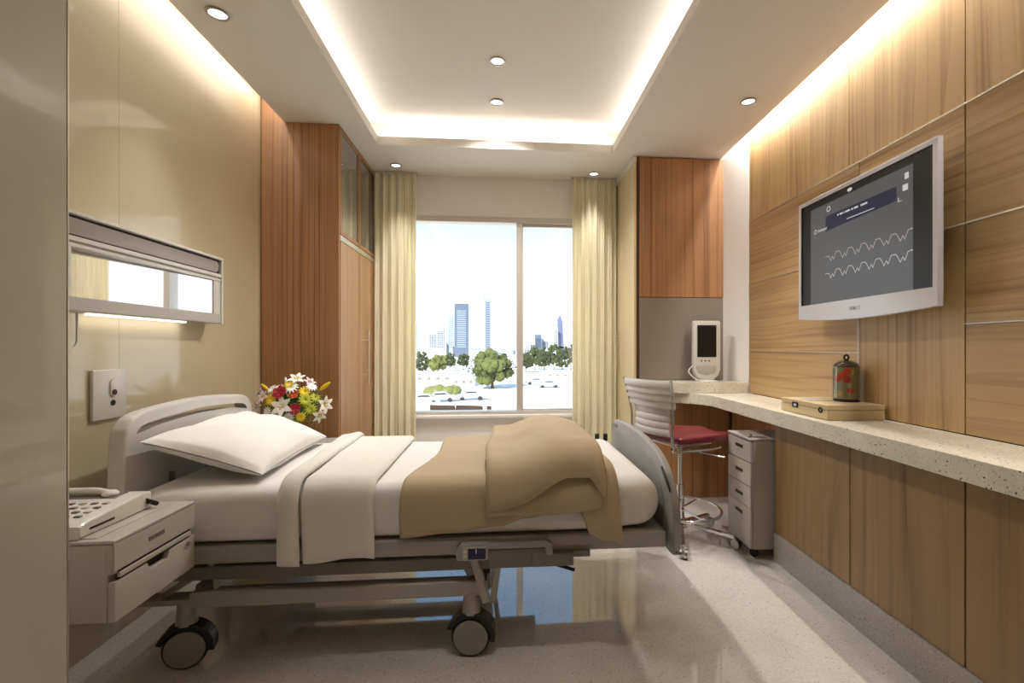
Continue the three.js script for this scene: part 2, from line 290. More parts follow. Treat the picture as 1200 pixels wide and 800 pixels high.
// ceiling: dropped slab with a tray opening, raised ceiling above, upstand round the tray
{
  const [r0x, r0d] = l2w(1.70, DB), [r1x, r1d] = l2w(1.70, 3.74);
  const tx0 = -0.925, tx1 = 0.885, td0 = 0.25, td1 = 3.70;
  struct('ceiling', prism([[-1.463, DB], [r0x, DB], [r1x, r1d], [2.2, 3.76], [2.2, DF], [XL, DF], [XL, 3.40], [-1.463, 3.40]], YC, YC + 0.065, [[[tx0, td0], [tx0, td1], [tx1, td1], [tx1, td0]]]), M.ceiling, [0, YC, 1.5], 'dropped ceiling with a lit tray opening');
  struct('ceiling_upper', box(-1.9, 2.35, YT, YT + 0.1, DB - 0.15, DF + 0.16, 0), M.ceiling, [0, YT, 1.5]);
  const o = 0.13;
  struct('trim_2', [box(tx0 - o - 0.03, tx0 - o, YC + 0.066, YT, td0 - o, td1 + o, 0), box(tx1 + o, tx1 + o + 0.03, YC + 0.066, YT, td0 - o, td1 + o, 0), box(tx0 - o, tx1 + o, YC + 0.066, YT, td1 + o, td1 + o + 0.03, 0), box(tx0 - o, tx1 + o, YC + 0.066, YT, td0 - o - 0.03, td0 - o, 0)], M.ceiling, [0, YC, 1.5], 'upstand round the lit ceiling tray');
  struct('trim_3', box(-1.45, -1.42, YC + 0.066, YT, DB, 3.40, 0), M.ceiling, [-1.44, YC, 1]);
  right(struct('trim_3', box(1.66, 1.69, YC + 0.066, YT, DB - 0.1, 3.70, 0), M.ceiling, [1.68, YC, 1]));
  // light strips
  const strip = (name, label, x, y, d, w, len, alongX, up, k, col, turn) => {
    const t = thing(name, label, 'light strip', [x, y, d]);
    const hw = alongX ? len / 2 : w / 2, hd = alongX ? w / 2 : len / 2, sy = up ? 1 : -1;
    part(t, 'channel', box(x - hw, x + hw, y - (up ? 0.012 : 0), y + (up ? 0 : 0.012), d - hd, d + hd, 0), M.white);
    part(t, 'diffuser', box(x - hw, x + hw, y + sy * 0.001, y + sy * 0.006, d - hd, d + hd, 0), glow(col, 1.5));
    const l = new THREE.RectAreaLight(col, k, alongX ? len : w, alongX ? w : len); l.position.set(0, sy * 0.012, 0); l.rotation.x = up ? Math.PI / 2 : -Math.PI / 2; t.add(l);
    if (turn) right(t); return t;
  };
  const y = YC + 0.079, m = 0.095;
  strip('cove_light_strip', 'warm light strip in the ceiling tray above the bed head side', tx0 - m, y, (td0 + td1) / 2, 0.03, td1 - td0, false, true, L.tray, L.white);
  strip('cove_light_strip', 'warm light strip in the ceiling tray towards the screen wall', tx1 + m, y, (td0 + td1) / 2, 0.03, td1 - td0, false, true, L.tray, L.white);
  strip('cove_light_strip', 'warm light strip in the ceiling tray towards the window', (tx0 + tx1) / 2, y, td1 + m, 0.03, tx1 - tx0, true, true, L.tray, L.white);
  strip('cove_light_strip', 'warm light strip in the ceiling tray towards the entrance', (tx0 + tx1) / 2, y, td0 - m, 0.03, tx1 - tx0, true, true, L.tray, L.white);
  strip('wall_washer_strip', 'light strip in the ceiling slot above the wood-panelled wall', 1.765, YT - 0.014, 1.9, 0.04, 3.4, false, false, L.slotRight, L.white, true);
  strip('wall_washer_strip', 'light strip in the ceiling slot above the lacquered bed head wall', -1.53, YT - 0.014, 2.62, 0.04, 1.5, false, false, L.slotLeft, L.white);
  // downlights
  const down = (x, y, d, label, k = L.down, angle = 0.42) => {
    const t = thing('downlight', label, 'downlight', [x, y, d], 'recessed ceiling downlights');
    part(t, 'rim', lathe([[0.036, 0.0], [0.047, -0.004], [0.049, -0.008], [0.046, -0.011], [0.040, -0.011], [0.037, -0.006], [0.036, 0.0]], x, y, d, 28), M.steel, 'brushed metal ring');
    part(t, 'lens', lathe([[0, -0.0045], [0.037, -0.0045], [0.037, -0.001], [0, -0.001]], x, y, d, 24), glow(L.white, 2.2), 'glowing lens');
    const l = new THREE.SpotLight(L.white, k, 0, angle, 1, 2); l.position.set(0, -0.02, 0); l.target.position.set(0, -1, 0); l.shadow.radius = 1.5; l.castShadow = true; t.add(l, l.target); return t;
  };
  down(-1.294, YC, 2.314, 'round downlight in the dropped ceiling above the pillow', 2.2, 0.6);
  down(-0.873, YC, 4.097, 'round downlight in the dropped ceiling in front of the curtain beside the wardrobe', 3);
  down(0.82, YC, 4.143, 'round downlight in the dropped ceiling in front of the curtain beside the tall cupboard', 3);
  down(1.537, YC, 2.844, 'round downlight in the dropped ceiling beside the wood-panelled wall');
  down(-0.018, YT, 2.93, 'round downlight in the raised ceiling tray, farther from the window', 5.5, 1.15);
  down(-0.025, YT, 3.42, 'round downlight in the raised ceiling tray, nearer the window', 7, 1.2);
  down(1.537, YC, 0.9, 'round downlight in the dropped ceiling over the end of the worktop towards the entrance');
  down(-0.018, YT, 1.2, 'round downlight in the raised ceiling tray towards the entrance');
}
console.log('shell done');
// ---------------------------------------------------------------- fitted furniture
{ // wardrobe between bed head wall and window
  const t = thing('wardrobe', 'tall brown wood wardrobe with glass upper doors beside the window', 'wardrobe', [-1.35, 0, 3.85]);
  const x0 = XL + 0.002, x1 = -1.10, d0 = 3.385, d1 = 4.325, top = YC - 0.002;
  part(t, 'side_panel', [box(x0, x1 - 0.004, 0, top, d0, d0 + 0.022), box(x0, -1.4635, top - 0.002, YT - 0.002, d0, d0 + 0.013)], M.brown);
  part(t, 'body', [box(x0, x1 - 0.36, 0, top, d0 + 0.023, d1, 0), box(x1 - 0.359, x1 - 0.025, 1.965, 1.995, d0 + 0.023, d1, 0), box(x1 - 0.359, x1 - 0.025, 0.0, 0.08, d0 + 0.023, d1, 0), box(x1 - 0.359, x1 - 0.025, 0.08, 1.965, d1 - 0.02, d1, 0), box(x1 - 0.359, x1 - 0.025, top - 0.05, top, d0 + 0.023, d1, 0), box(x1 - 0.359, x1 - 0.025, 1.995, top - 0.05, d1 - 0.1, d1, 0)], M.brown);
  part(t, 'rail', box(x1 - 0.025, x1 + 0.001, 1.957, 1.995, d0 + 0.02, d1), M.brushed, 'pale rail between the upper and lower doors');
  for (const [a, b, hd, s] of [[d0 + 0.024, 3.855, 3.80, 0], [3.858, d1 - 0.003, 3.935, 1]]) {
    const dr = part(t, 'door', box(x1 - 0.022, x1, 0.08, 1.954, a, b, 0.002), M.brownGloss, 'glossy brown lower door');
    if (s) part(dr, 'handle', [rod([x1 + 0.045, 0.923, hd], [x1 + 0.045, 1.354, hd], 0.007), rod([x1, 1.0, hd], [x1 + 0.045, 1.0, hd], 0.005), rod([x1, 1.27, hd], [x1 + 0.045, 1.27, hd], 0.005)], M.brushed, 'slim upright metal bar handle');
    const y0 = 2.0, y1 = top - 0.002, fw = 0.03;
    const gd = part(t, 'glass_door', [box(x1 - 0.022, x1, y0, y0 + fw, a, b), box(x1 - 0.022, x1, y1 - fw, y1, a, b), box(x1 - 0.022, x1, y0 + fw, y1 - fw, a, a + fw), box(x1 - 0.022, x1, y0 + fw, y1 - fw, b - fw, b)], M.brown, 'framed glass upper door');
    part(gd, 'pane', box(x1 - 0.014, x1 - 0.008, y0 + fw, y1 - fw, a + fw, b - fw, 0), M.darkGlass, 'dark reflective pane');
  }
}
{ // tall cupboard to the right of the window
  const t = thing('tall_cupboard', 'tall cupboard with brown wood front and cream side right of the window', 'cupboard', [1.5, 0, 4.0]);
  const x0 = 1.065, x1 = 1.89, d0 = 3.735, d1 = 4.325, top = YC - 0.003;
  part(t, 'body', box(x0 + 0.02, x1, 0.0, top, d0 + 0.022, d1, 0), M.brown);
  part(t, 'side_panel', box(x0, x0 + 0.019, 0.0, top - 0.045, d0 + 0.0, d1 - 0.18, 0.002), M.cream, 'glossy cream side panel');
  part(t, 'side_panel', box(x0, x0 + 0.019, 0.0, top - 0.045, d1 - 0.178, d1, 0.002), M.cream, 'glossy cream side panel');
  part(t, 'cornice', box(x0 - 0.012, x0 + 0.02, top - 0.043, top, d0 - 0.004, d1, 0.002), M.ceiling, 'pale cornice strip');
  part(t, 'edge_strip', box(x0 + 0.0195, x0 + 0.042, 0.0, top, d0 + 0.004, d0 + 0.02, 0.001), M.darkWood, 'dark edge strip');
  part(t, 'door', box(x0 + 0.045, 1.86, 1.622, top - 0.005, d0, d0 + 0.02, 0.002), M.brown, 'brown veneered upper door');
  part(t, 'niche_panel', box(x0 + 0.045, 1.86, 0.955, 1.618, d0 + 0.003, d0 + 0.02, 0.002), M.greyPanel, 'plain grey panel');
  part(t, 'kick_panel', box(x0 + 0.045, 1.86, 0.0, 0.86, d0 + 0.006, d0 + 0.02, 0.002), M.brown);
  part(t, 'handle', [rod([x0 - 0.03, 1.04, 4.2], [x0 - 0.03, 1.35, 4.2], 0.006), rod([x0, 1.08, 4.2], [x0 - 0.03, 1.08, 4.2], 0.004), rod([x0, 1.31, 4.2], [x0 - 0.03, 1.31, 4.2], 0.004)], M.brushed, 'slim upright bar handle');
}
{ // worktop and the raised ledge at its far end
  const t = right(thing('worktop', 'long speckled stone worktop below the wall screen', 'worktop', [1.63, 0.79, 1.2]));
  part(t, 'slab', prism([[1.452, -1.6], [1.452, 3.30], [1.40, 3.42], [1.30, 3.52], [1.06, 3.60], [1.06, 3.69], [1.70, 3.69], [XR - 0.003, 3.47], [XR - 0.003, -1.6]], 0.794, 0.868, [], 0.002), M.granite);
  const l = right(thing('stone_ledge', 'raised speckled stone ledge at the window end of the worktop', 'ledge', [1.5, 0.871, 3.6]));
  part(l, 'slab', prism([[1.10, 3.52], [1.10, 3.71], [1.70, 3.71], [1.79, 3.475], [1.3, 3.475]], 0.873, 0.951, [], 0.002), M.granite);
}
// curtains
function curtain(x0, x1, d, label, s) {
  const nu = 150, nv = 24, y1 = YC - 0.004, y0 = 0.012, pos = [], uv = [], idx = [];
  const folds = []; let q = s; const r = () => { q = (q * 1664525 + 1013904223) >>> 0; return q / 4294967296; };
  let ph = 0; const n = Math.round((x1 - x0) / 0.034); for (let i = 0; i < n; i++) folds.push([0.7 + 0.6 * r(), 0.7 + 0.6 * r()]);
  for (let side = 0; side < 2; side++) for (let j = 0; j <= nv; j++) for (let i = 0; i <= nu; i++) {
    const u = i / nu, v = j / nv, k = u * n, fi = Math.min(n - 1, Math.floor(k)), f = k - fi;
    const amp = 0.011 * folds[fi][0] * Math.sin(f * Math.PI) * (fi % 2 ? 1 : -1) * (1 - 0.15 * v * Math.sin(fi * 2.1));
    const x = lerp(x0, x1, u) + 0.006 * Math.sin(v * 4 + fi * 1.7) * v * Math.sin(u * Math.PI), dd = d + amp + 0.006 * Math.sin(k * 9.1 + v * 3) * Math.sin(f * Math.PI);
    pos.push(x, lerp(y1, y0, v), -(dd + (side ? 0.0025 : 0))); uv.push(u * n * 0.075, v * 2.7);
  }
  const A = (nu + 1) * (nv + 1);
  for (let side = 0; side < 2; side++) for (let j = 0; j < nv; j++) for (let i = 0; i < nu; i++) { const a = side * A + j * (nu + 1) + i, b = a + 1, c = a + nu + 1, e = c + 1; side ? idx.push(a, b, c, b, e, c) : idx.push(a, c, b, b, c, e); }
  const g = new THREE.BufferGeometry(); g.setAttribute('position', new THREE.Float32BufferAttribute(pos, 3)); g.setAttribute('uv', new THREE.Float32BufferAttribute(uv, 2)); g.setIndex(idx); g.computeVertexNormals();
  const t = thing('curtain', label, 'curtain', [(x0 + x1) / 2, 0, d]);
  part(t, 'cloth', g, M.curtain); part(t, 'track', box(x0 - 0.01, x1 + 0.01, YC - 0.02, YC - 0.002, d - 0.012, d + 0.012), M.white, 'pale ceiling track');
}
curtain(-1.095, -0.735, 4.255, 'pale yellow floor-length curtain beside the brown wardrobe', 77);
curtain(0.645, 1.045, 4.255, 'pale yellow floor-length curtain beside the tall cupboard', 991);

// ---------------------------------------------------------------- the bed
const BN = 1.87, BF = 2.80, MT = 0.685, MB = 0.475; // near and far side, mattress top and underside
{
  const t = thing('hospital_bed', 'white and grey hospital bed on castors', 'bed', [-0.35, 0, 2.33]);
  // headboard with a grip slot under its arched top rail
  const hb = [[BN + 0.005, 0.36], [BN, 0.66], [BN + 0.012, 0.87], [BN + 0.035, 0.925], [BN + 0.085, 0.957], [BN + 0.2, 0.973], [2.335, 0.985], [BF - 0.2, 0.973], [BF - 0.085, 0.957], [BF - 0.035, 0.925], [BF - 0.012, 0.87], [BF, 0.66], [BF - 0.005, 0.36]];
  const slot = smoothLine([[BN + 0.06, 0.872], [BN + 0.068, 0.905], [BN + 0.10, 0.925], [BN + 0.2, 0.938], [2.335, 0.950], [BF - 0.2, 0.938], [BF - 0.10, 0.925], [BF - 0.068, 0.905], [BF - 0.06, 0.872], [BF - 0.2, 0.892], [2.335, 0.903], [BN + 0.2, 0.892]], 70);
  const H = part(t, 'headboard', plateX([hb[0], ...new THREE.CatmullRomCurve3(hb.slice(1, -1).map(([a, b]) => new THREE.Vector3(a, b, 0)), false, 'catmullrom', 0.5).getPoints(60).map((p) => [p.x, p.y]), hb[hb.length - 1]], -1.435, -1.375, [slot], 0.012), M.bedWhite, 'off-white moulded headboard with a grip slot');
  for (const d of [2.115, 2.60]) part(H, 'mounting_post', box(-1.374, -1.355, 0.36, 0.70, d, d + 0.012), M.bedDark);
  // footboard
  const fb = [[1.915, 0.385], [1.845, 0.40], [1.828, 0.44], [1.835, 0.52], [1.855, 0.60], [1.935, 0.70], [2.06, 0.757], [2.25, 0.785], [2.45, 0.797], [2.62, 0.797], [2.80, 0.785], [2.86, 0.755], [2.878, 0.70], [2.878, 0.44], [2.86, 0.40], [2.79, 0.385]];
  const F = part(t, 'footboard', plateX(new THREE.CatmullRomCurve3(fb.map(([a, b]) => new THREE.Vector3(a, b, 0)), true, 'catmullrom', 0.4).getPoints(90).slice(0, -1).map((p) => [p.x, p.y]), 0.682, 0.714, [], 0.007), M.bedGrey, 'grey moulded footboard with grip slots');
  part(F, 'inset_panel', plateX([[1.95, 0.46], [1.94, 0.58], [1.99, 0.655], [2.09, 0.705], [2.25, 0.732], [2.45, 0.745], [2.62, 0.745], [2.76, 0.732], [2.80, 0.70], [2.80, 0.46]], 0.677, 0.683, [], 0.002), phy({ color: 0x8e8d89, roughness: 0.45 }), 'darker grey inset panel');
  part(F, 'grip_recess', plateX(smoothLine([[1.862, 0.632], [1.89, 0.668], [1.96, 0.712], [1.965, 0.700], [1.905, 0.658]], 30), 0.676, 0.6825, [], 0.001), M.black, 'dark grip slot');
  part(F, 'grip_recess', plateX(roundRect(2.74, 2.82, 0.748, 0.763, 0.006), 0.676, 0.6825, [], 0.001), M.bedDark, 'dark grip slot');
  // mattress platform, with the long flat rail under it
  part(t, 'platform', [box(-1.37, 0.672, 0.405, 0.472, BN + 0.005, BF - 0.005, 0.012, 2)], M.bedFrame, 'grey mattress platform');
  part(t, 'side_rail', [box(-1.33, 0.20, 0.340, 0.392, BN + 0.02, BN + 0.06, 0.006)], M.bedDark, 'dark side rail');
  part(t, 'side_rail', [box(-1.33, 0.20, 0.340, 0.392, BF - 0.07, BF - 0.03, 0.006)], M.bedDark, 'dark side rail');
  for (const x of [-1.30, -0.75, -0.45, 0.10]) part(t, 'cross_member', box(x - 0.025, x + 0.025, 0.345, 0.385, BN + 0.06, BF - 0.07, 0.004), M.bedDark);
  // base frame
  part(t, 'base_rail', box(-1.16, -0.05, 0.236, 0.296, BN + 0.02, BN + 0.075, 0.008, 2), M.bedFrame);
  part(t, 'base_rail', box(-1.16, -0.05, 0.236, 0.296, BF - 0.085, BF - 0.03, 0.008, 2), M.bedFrame);
  for (const x of [-1.14, -0.07]) part(t, 'base_cross_member', box(x - 0.03, x + 0.03, 0.245, 0.30, BN + 0.075, BF - 0.085, 0.006), M.bedFrame);
  // lifting legs
  for (const d of [BN + 0.048, BF - 0.058]) {
    part(t, 'lifting_leg', beam([-1.27, 0.275, d], [-1.075, 0.395, d], 0.05, 0.022), M.steel, 'slanted steel head-end leg');
    part(t, 'lifting_leg', [rod([-1.075, 0.30, d], [-1.075, 0.40, d], 0.012)], M.bedFrame);
    part(t, 'lifting_leg', [beam([-0.105, 0.39, d - 0.02], [-0.055, 0.215, d - 0.02], 0.045, 0.03), beam([-0.005, 0.39, d - 0.02], [-0.03, 0.205, d - 0.02], 0.014, 0.026)], M.bedFrame, 'slanted foot-end leg');
    part(t, 'lifting_leg', [beam([-0.16, 0.385, d + 0.02], [-0.115, 0.30, d + 0.02], 0.03, 0.03)], M.bedFrame);
  }
  for (const x of [-0.62, -0.36]) part(t, 'actuator', [rod([x - 0.16, 0.27, 2.33], [x + 0.1, 0.36, 2.33], 0.028), rod([x + 0.1, 0.36, 2.33], [x + 0.2, 0.38, 2.33], 0.014)], M.black, 'dark lifting motor');
  part(t, 'floor_plate', prism([[-1.36, BN + 0.02], [-1.16, BN + 0.02], [-1.16, BN + 0.085], [-1.36, BN + 0.085]], 0.255, 0.268, [], 0.003), M.bedFrame, 'flat step plate at the head end');
  // control box and side bar at the foot end
  const C = part(t, 'control_panel', plateD([[-0.166, 0.398], [-0.172, 0.43], [-0.15, 0.462], [0.17, 0.466], [0.20, 0.45], [0.205, 0.405], [0.178, 0.405], [0.172, 0.438], [-0.045, 0.438], [-0.045, 0.398]], BN - 0.03, BN + 0.0), M.bedGrey, 'grey control panel on the side of the bed');
  part(C, 'bezel', plateD(roundRect(-0.145, -0.05, 0.401, 0.452, 0.005), BN - 0.036, BN - 0.028, [], 0.001), M.plasticGrey);
  part(C, 'screen', box(-0.123, -0.056, 0.406, 0.446, BN - 0.0385, BN - 0.035, 0.0005), phy({ color: 0x10144a, roughness: 0.2 }), 'dark blue display');
  for (const k of [0, 1]) part(C, 'button', box(-0.140, -0.129, 0.412 + k * 0.018, 0.424 + k * 0.018, BN - 0.0385, BN - 0.035, 0.001), M.plastic);
  part(C, 'screen_mark', box(-0.094, -0.090, 0.428, 0.444, BN - 0.0392, BN - 0.038, 0.0002), M.plastic, 'small white mark on the display');
  part(t, 'fold_bar', [box(-0.045, 0.175, 0.365, 0.436, BN - 0.026, BN + 0.02, 0.003), box(0.12, 0.285, 0.362, 0.415, BN - 0.03, BN + 0.01, 0.006), box(0.285, 0.352, 0.392, 0.418, BN - 0.02, BN + 0.0, 0.003)], M.bedDark, 'dark folded side bar');
  part(t, 'gas_strut', rod([0.19, 0.372, BN - 0.01], [0.29, 0.338, BN - 0.01], 0.007), M.black);
  for (const x of [0.575, 0.625]) part(t, 'rail_latch', [box(x - 0.012, x + 0.012, 0.66, 0.70, BF + 0.0, BF + 0.02, 0.003), box(x - 0.009, x + 0.009, 0.47, 0.66, BF + 0.004, BF + 0.016, 0.003)], M.black, 'small dark latch on the far side');
  // castors
  for (const [x, d, a] of [[-1.19, BN + 0.06, 0.25], [-0.115, BN + 0.045, -0.1], [-1.12, BF - 0.06, 0.5], [-0.115, BF - 0.06, -0.4]]) {
    const c = new THREE.Group(); c.name = 'castor'; c.position.set(x + 0.35, 0, -(d - 2.33)); c.rotation.y = a; t.add(c); baseOf.set(c, new THREE.Vector3());
    const disc = (r, w, rr2) => { const g = new THREE.LatheGeometry([[0, -w], [r - rr2, -w], [r - rr2 * 0.3, -w + rr2 * 0.3], [r, -w + rr2], [r, w - rr2], [r - rr2 * 0.3, w - rr2 * 0.3], [r - rr2, w], [0, w]].map(([p, q]) => new THREE.Vector2(Math.max(p, 0), q)), 32); g.rotateX(Math.PI / 2); g.translate(0, 0.076, 0); return g; };
    part(c, 'tyre', [disc(0.076, 0.024, 0.006)], M.rubber, 'black tyre', true);
    part(c, 'wheel_cover', [disc(0.068, 0.031, 0.004)], phy({ color: 0x8e8a82, roughness: 0.4 }), 'grey wheel cover', true);
    const hood = []; for (let k = 0; k <= 14; k++) { const th = lerp(-0.15, 2.75, k / 14); hood.push([Math.cos(th), Math.sin(th)]); }
    const hs = new THREE.Shape(); hood.forEach(([p, q], i) => (i ? hs.lineTo(p * 0.094, q * 0.094) : hs.moveTo(p * 0.094, q * 0.094))); hood.reverse().forEach(([p, q]) => hs.lineTo(p * 0.079, q * 0.079));
    const hg = new THREE.ExtrudeGeometry(hs, { depth: 0.06, bevelEnabled: true, bevelSize: 0.002, bevelThickness: 0.002, bevelSegments: 1 }); hg.translate(0, 0.076, -0.03);
    part(c, 'hood', hg, M.black, 'black hood over the wheel', true);
    const st = new THREE.CylinderGeometry(0.03, 0.036, 0.085, 20); st.translate(0, 0.207, 0); const st2 = new THREE.CylinderGeometry(0.036, 0.036, 0.02, 20); st2.translate(0, 0.176, 0);
    part(c, 'stem', [st, st2], M.bedFrame, undefined, true);
  }
}
// mattress in a white fitted sheet
function softBlock(x0, x1, y0, y1, d0, d1, r, amp, s, seg = [90, 12, 50]) {
  const w = x1 - x0, h = y1 - y0, l = d1 - d0; let g = new THREE.BoxGeometry(w, h, l, ...seg); const p = g.attributes.position, v = new THREE.Vector3(), c = new THREE.Vector3();
  for (let i = 0; i < p.count; i++) {
    v.fromBufferAttribute(p, i); const R = typeof r === 'function' ? r(v.x) : r; c.set(clamp(v.x, -w / 2 + R, w / 2 - R), clamp(v.y, -h / 2 + R, h / 2 - R), clamp(v.z, -l / 2 + R, l / 2 - R));
    const o = v.clone().sub(c), m = o.length(); if (m > 1e-6) { o.multiplyScalar(R / m); v.copy(c).add(o); }
    v.y += amp * (vn(v.x * 5 + 20, v.z * 5 + 20, 999, 999, s) - 0.5) * (v.y > 0 ? 1 : 0); p.setXYZ(i, v.x, v.y, v.z);
  }
  g.deleteAttribute('uv'); g.deleteAttribute('normal'); g = mergeVertices(g, 1e-4); g.computeVertexNormals(); g.translate((x0 + x1) / 2, (y0 + y1) / 2, -(d0 + d1) / 2);
  const uv = new Float32Array(g.attributes.position.count * 2), q = g.attributes.position; for (let i = 0; i < q.count; i++) { uv[2 * i] = q.getX(i); uv[2 * i + 1] = q.getZ(i) + q.getY(i); } g.setAttribute('uv', new THREE.BufferAttribute(uv, 2)); return g;
}
single('mattress', 'thick mattress in a white fitted sheet on the hospital bed', 'mattress', [-0.35, MB, 2.33], softBlock(-1.352, 0.662, MB, MT, BN, BF, (x) => 0.06 + 0.042 * sstep(0.70, 0.98, x), 0.008, 3), M.linen);
{ // pillow leaning on the headboard
  const a = 0.225, b = 0.40, N = 56, pos = [], idx = [], uv = [];
  for (let s = 0; s < 2; s++) for (let j = 0; j <= N; j++) for (let i = 0; i <= N; i++) {
    const u = i / N * 2 - 1, v = j / N * 2 - 1, e = Math.pow(Math.max(0, (1 - u * u) * (1 - v * v)), 0.42);
    let h = (s ? -0.072 : 0.080) * e; h += 0.012 * e * (vn(u * 2.2 + 9, v * 3.1 + 9, 99, 99, 17) - 0.5) * 2 + (s ? 0 : 0.014 * e * Math.sin((u * 1.5 + v * 2.4) * 3.2) * (1 - Math.abs(v) * 0.3) * clamp(0.6 - u * 0.4));
    const x = a * u * (0.94 + 0.06 * v * v), z = b * v * (0.95 + 0.05 * u * u); pos.push(x, h + (s ? -0.0015 : 0.0015) + 0.022 * Math.abs(v) * v * 0 , z); uv.push(x, z);
  }
  const A = (N + 1) * (N + 1); for (let s = 0; s < 2; s++) for (let j = 0; j < N; j++) for (let i = 0; i < N; i++) { const p = s * A + j * (N + 1) + i, q = p + 1, r = p + N + 1, t = r + 1; s ? idx.push(p, q, r, q, t, r) : idx.push(p, r, q, q, r, t); }
  let g = new THREE.BufferGeometry(); g.setAttribute('position', new THREE.Float32BufferAttribute(pos, 3)); g.setAttribute('uv', new THREE.Float32BufferAttribute(uv, 2)); g.setIndex(idx); g.computeVertexNormals();
  const o = single('pillow', 'plump white pillow leaning against the headboard', 'pillow', [0, 0, 0], g, M.pillow);
  o.rotation.set(0, 0.05, -0.31, 'YXZ'); o.position.copy(V(-1.150, 0.790, 2.32));
}
// cloth laid over the bed: s runs across the bed from its middle (0) towards the near side and down it
const RM = 0.06, HALF = 2.33;
function bedPath(s, off) { // returns [d, y]; s > 0 near side, s < 0 far side
  const near = s >= 0, q = Math.abs(s), flat = near ? HALF - BN - RM : BF - HALF - RM, R = RM + off, arc = Math.PI / 2 * RM; let d, y;
  if (q <= flat) { d = q; y = MT + off; } else if (q <= flat + arc) { const a = (q - flat) / RM; d = flat + R * Math.sin(a); y = MT - RM + R * Math.cos(a); } else { d = flat + R; y = MT - RM - (q - flat - arc); }
  return [near ? HALF - d : HALF + d, y];
}
const sAtY = (y) => HALF - BN - RM + Math.PI / 2 * RM + (MT - RM - y); // s at which the near drop reaches height y
function drape({ x0, x1, sFar, sNear, lift, thick, nu = 60, nv = 80, wob = 0.004, sd = 1 }) {
  const pos = [], uv = [], idx = [];
  for (let side = 0; side < 2; side++) for (let j = 0; j <= nv; j++) for (let i = 0; i <= nu; i++) {
    const u = i / nu, v = j / nv, X = lerp(x0(v), x1(v), u), s = lerp(sFar(X), sNear(X), v);
    const eu = Math.min(u, 1 - u) * Math.abs(x1(v) - x0(v)), ev = Math.min(v, 1 - v) * Math.abs(sNear(X) - sFar(X)), T0 = thick(X, s);
    const rd = (e) => { const k = clamp(e / Math.max(0.004, T0 * 0.8)); return Math.sqrt(1 - (1 - k) * (1 - k)); };
    const prof = rd(eu) * rd(ev);
    const n = wob * (vn(X * 9 + 40, s * 7 + 40, 999, 999, sd) - 0.5) * 2;
    const mid = lift(X, s) + T0 * 0.5;
    const off = Math.max(0.001, mid + (side ? -0.5 : 0.5) * T0 * prof + n * (side ? 0.5 : 1));
    const [d, y] = bedPath(s, off); pos.push(X, y, -d); uv.push(X, s);
  }
  const A = (nu + 1) * (nv + 1);
  for (let side = 0; side < 2; side++) for (let j = 0; j < nv; j++) for (let i = 0; i < nu; i++) { const a = side * A + j * (nu + 1) + i, b = a + 1, c = a + nu + 1, e = c + 1; side ? idx.push(a, b, c, b, e, c) : idx.push(a, c, b, b, c, e); }
  let g = new THREE.BufferGeometry(); g.setAttribute('position', new THREE.Float32BufferAttribute(pos, 3)); g.setAttribute('uv', new THREE.Float32BufferAttribute(uv, 2)); g.setIndex(idx); g.computeVertexNormals(); return g;
}
{
  const q = thing('white_quilt', 'white quilt with a turned-back edge draped across the bed', 'quilt', [-0.65, MT, 2.33]);
  part(q, 'cloth', drape({ x0: (v) => lerp(-0.80, -0.735, v), x1: (v) => lerp(-0.487, -0.474, v), sFar: () => -0.62, sNear: (X) => sAtY(0.412 + 0.008 * Math.sin(X * 20)), lift: () => 0.002, thick: (X) => 0.030, wob: 0.004, sd: 5 }), M.linen2);
  part(q, 'turned_edge', drape({ x0: (v) => lerp(-0.90, -0.822, sstep(0, 0.8, v)), x1: (v) => lerp(-0.775, -0.738, v), sFar: () => -0.62, sNear: () => sAtY(0.405), lift: (X, s) => 0.006 + 0.012 * sstep(-0.86, -0.76, X), thick: () => 0.042, wob: 0.004, sd: 8, nu: 40 }), M.linen2, 'rolled-back edge of the quilt');
}
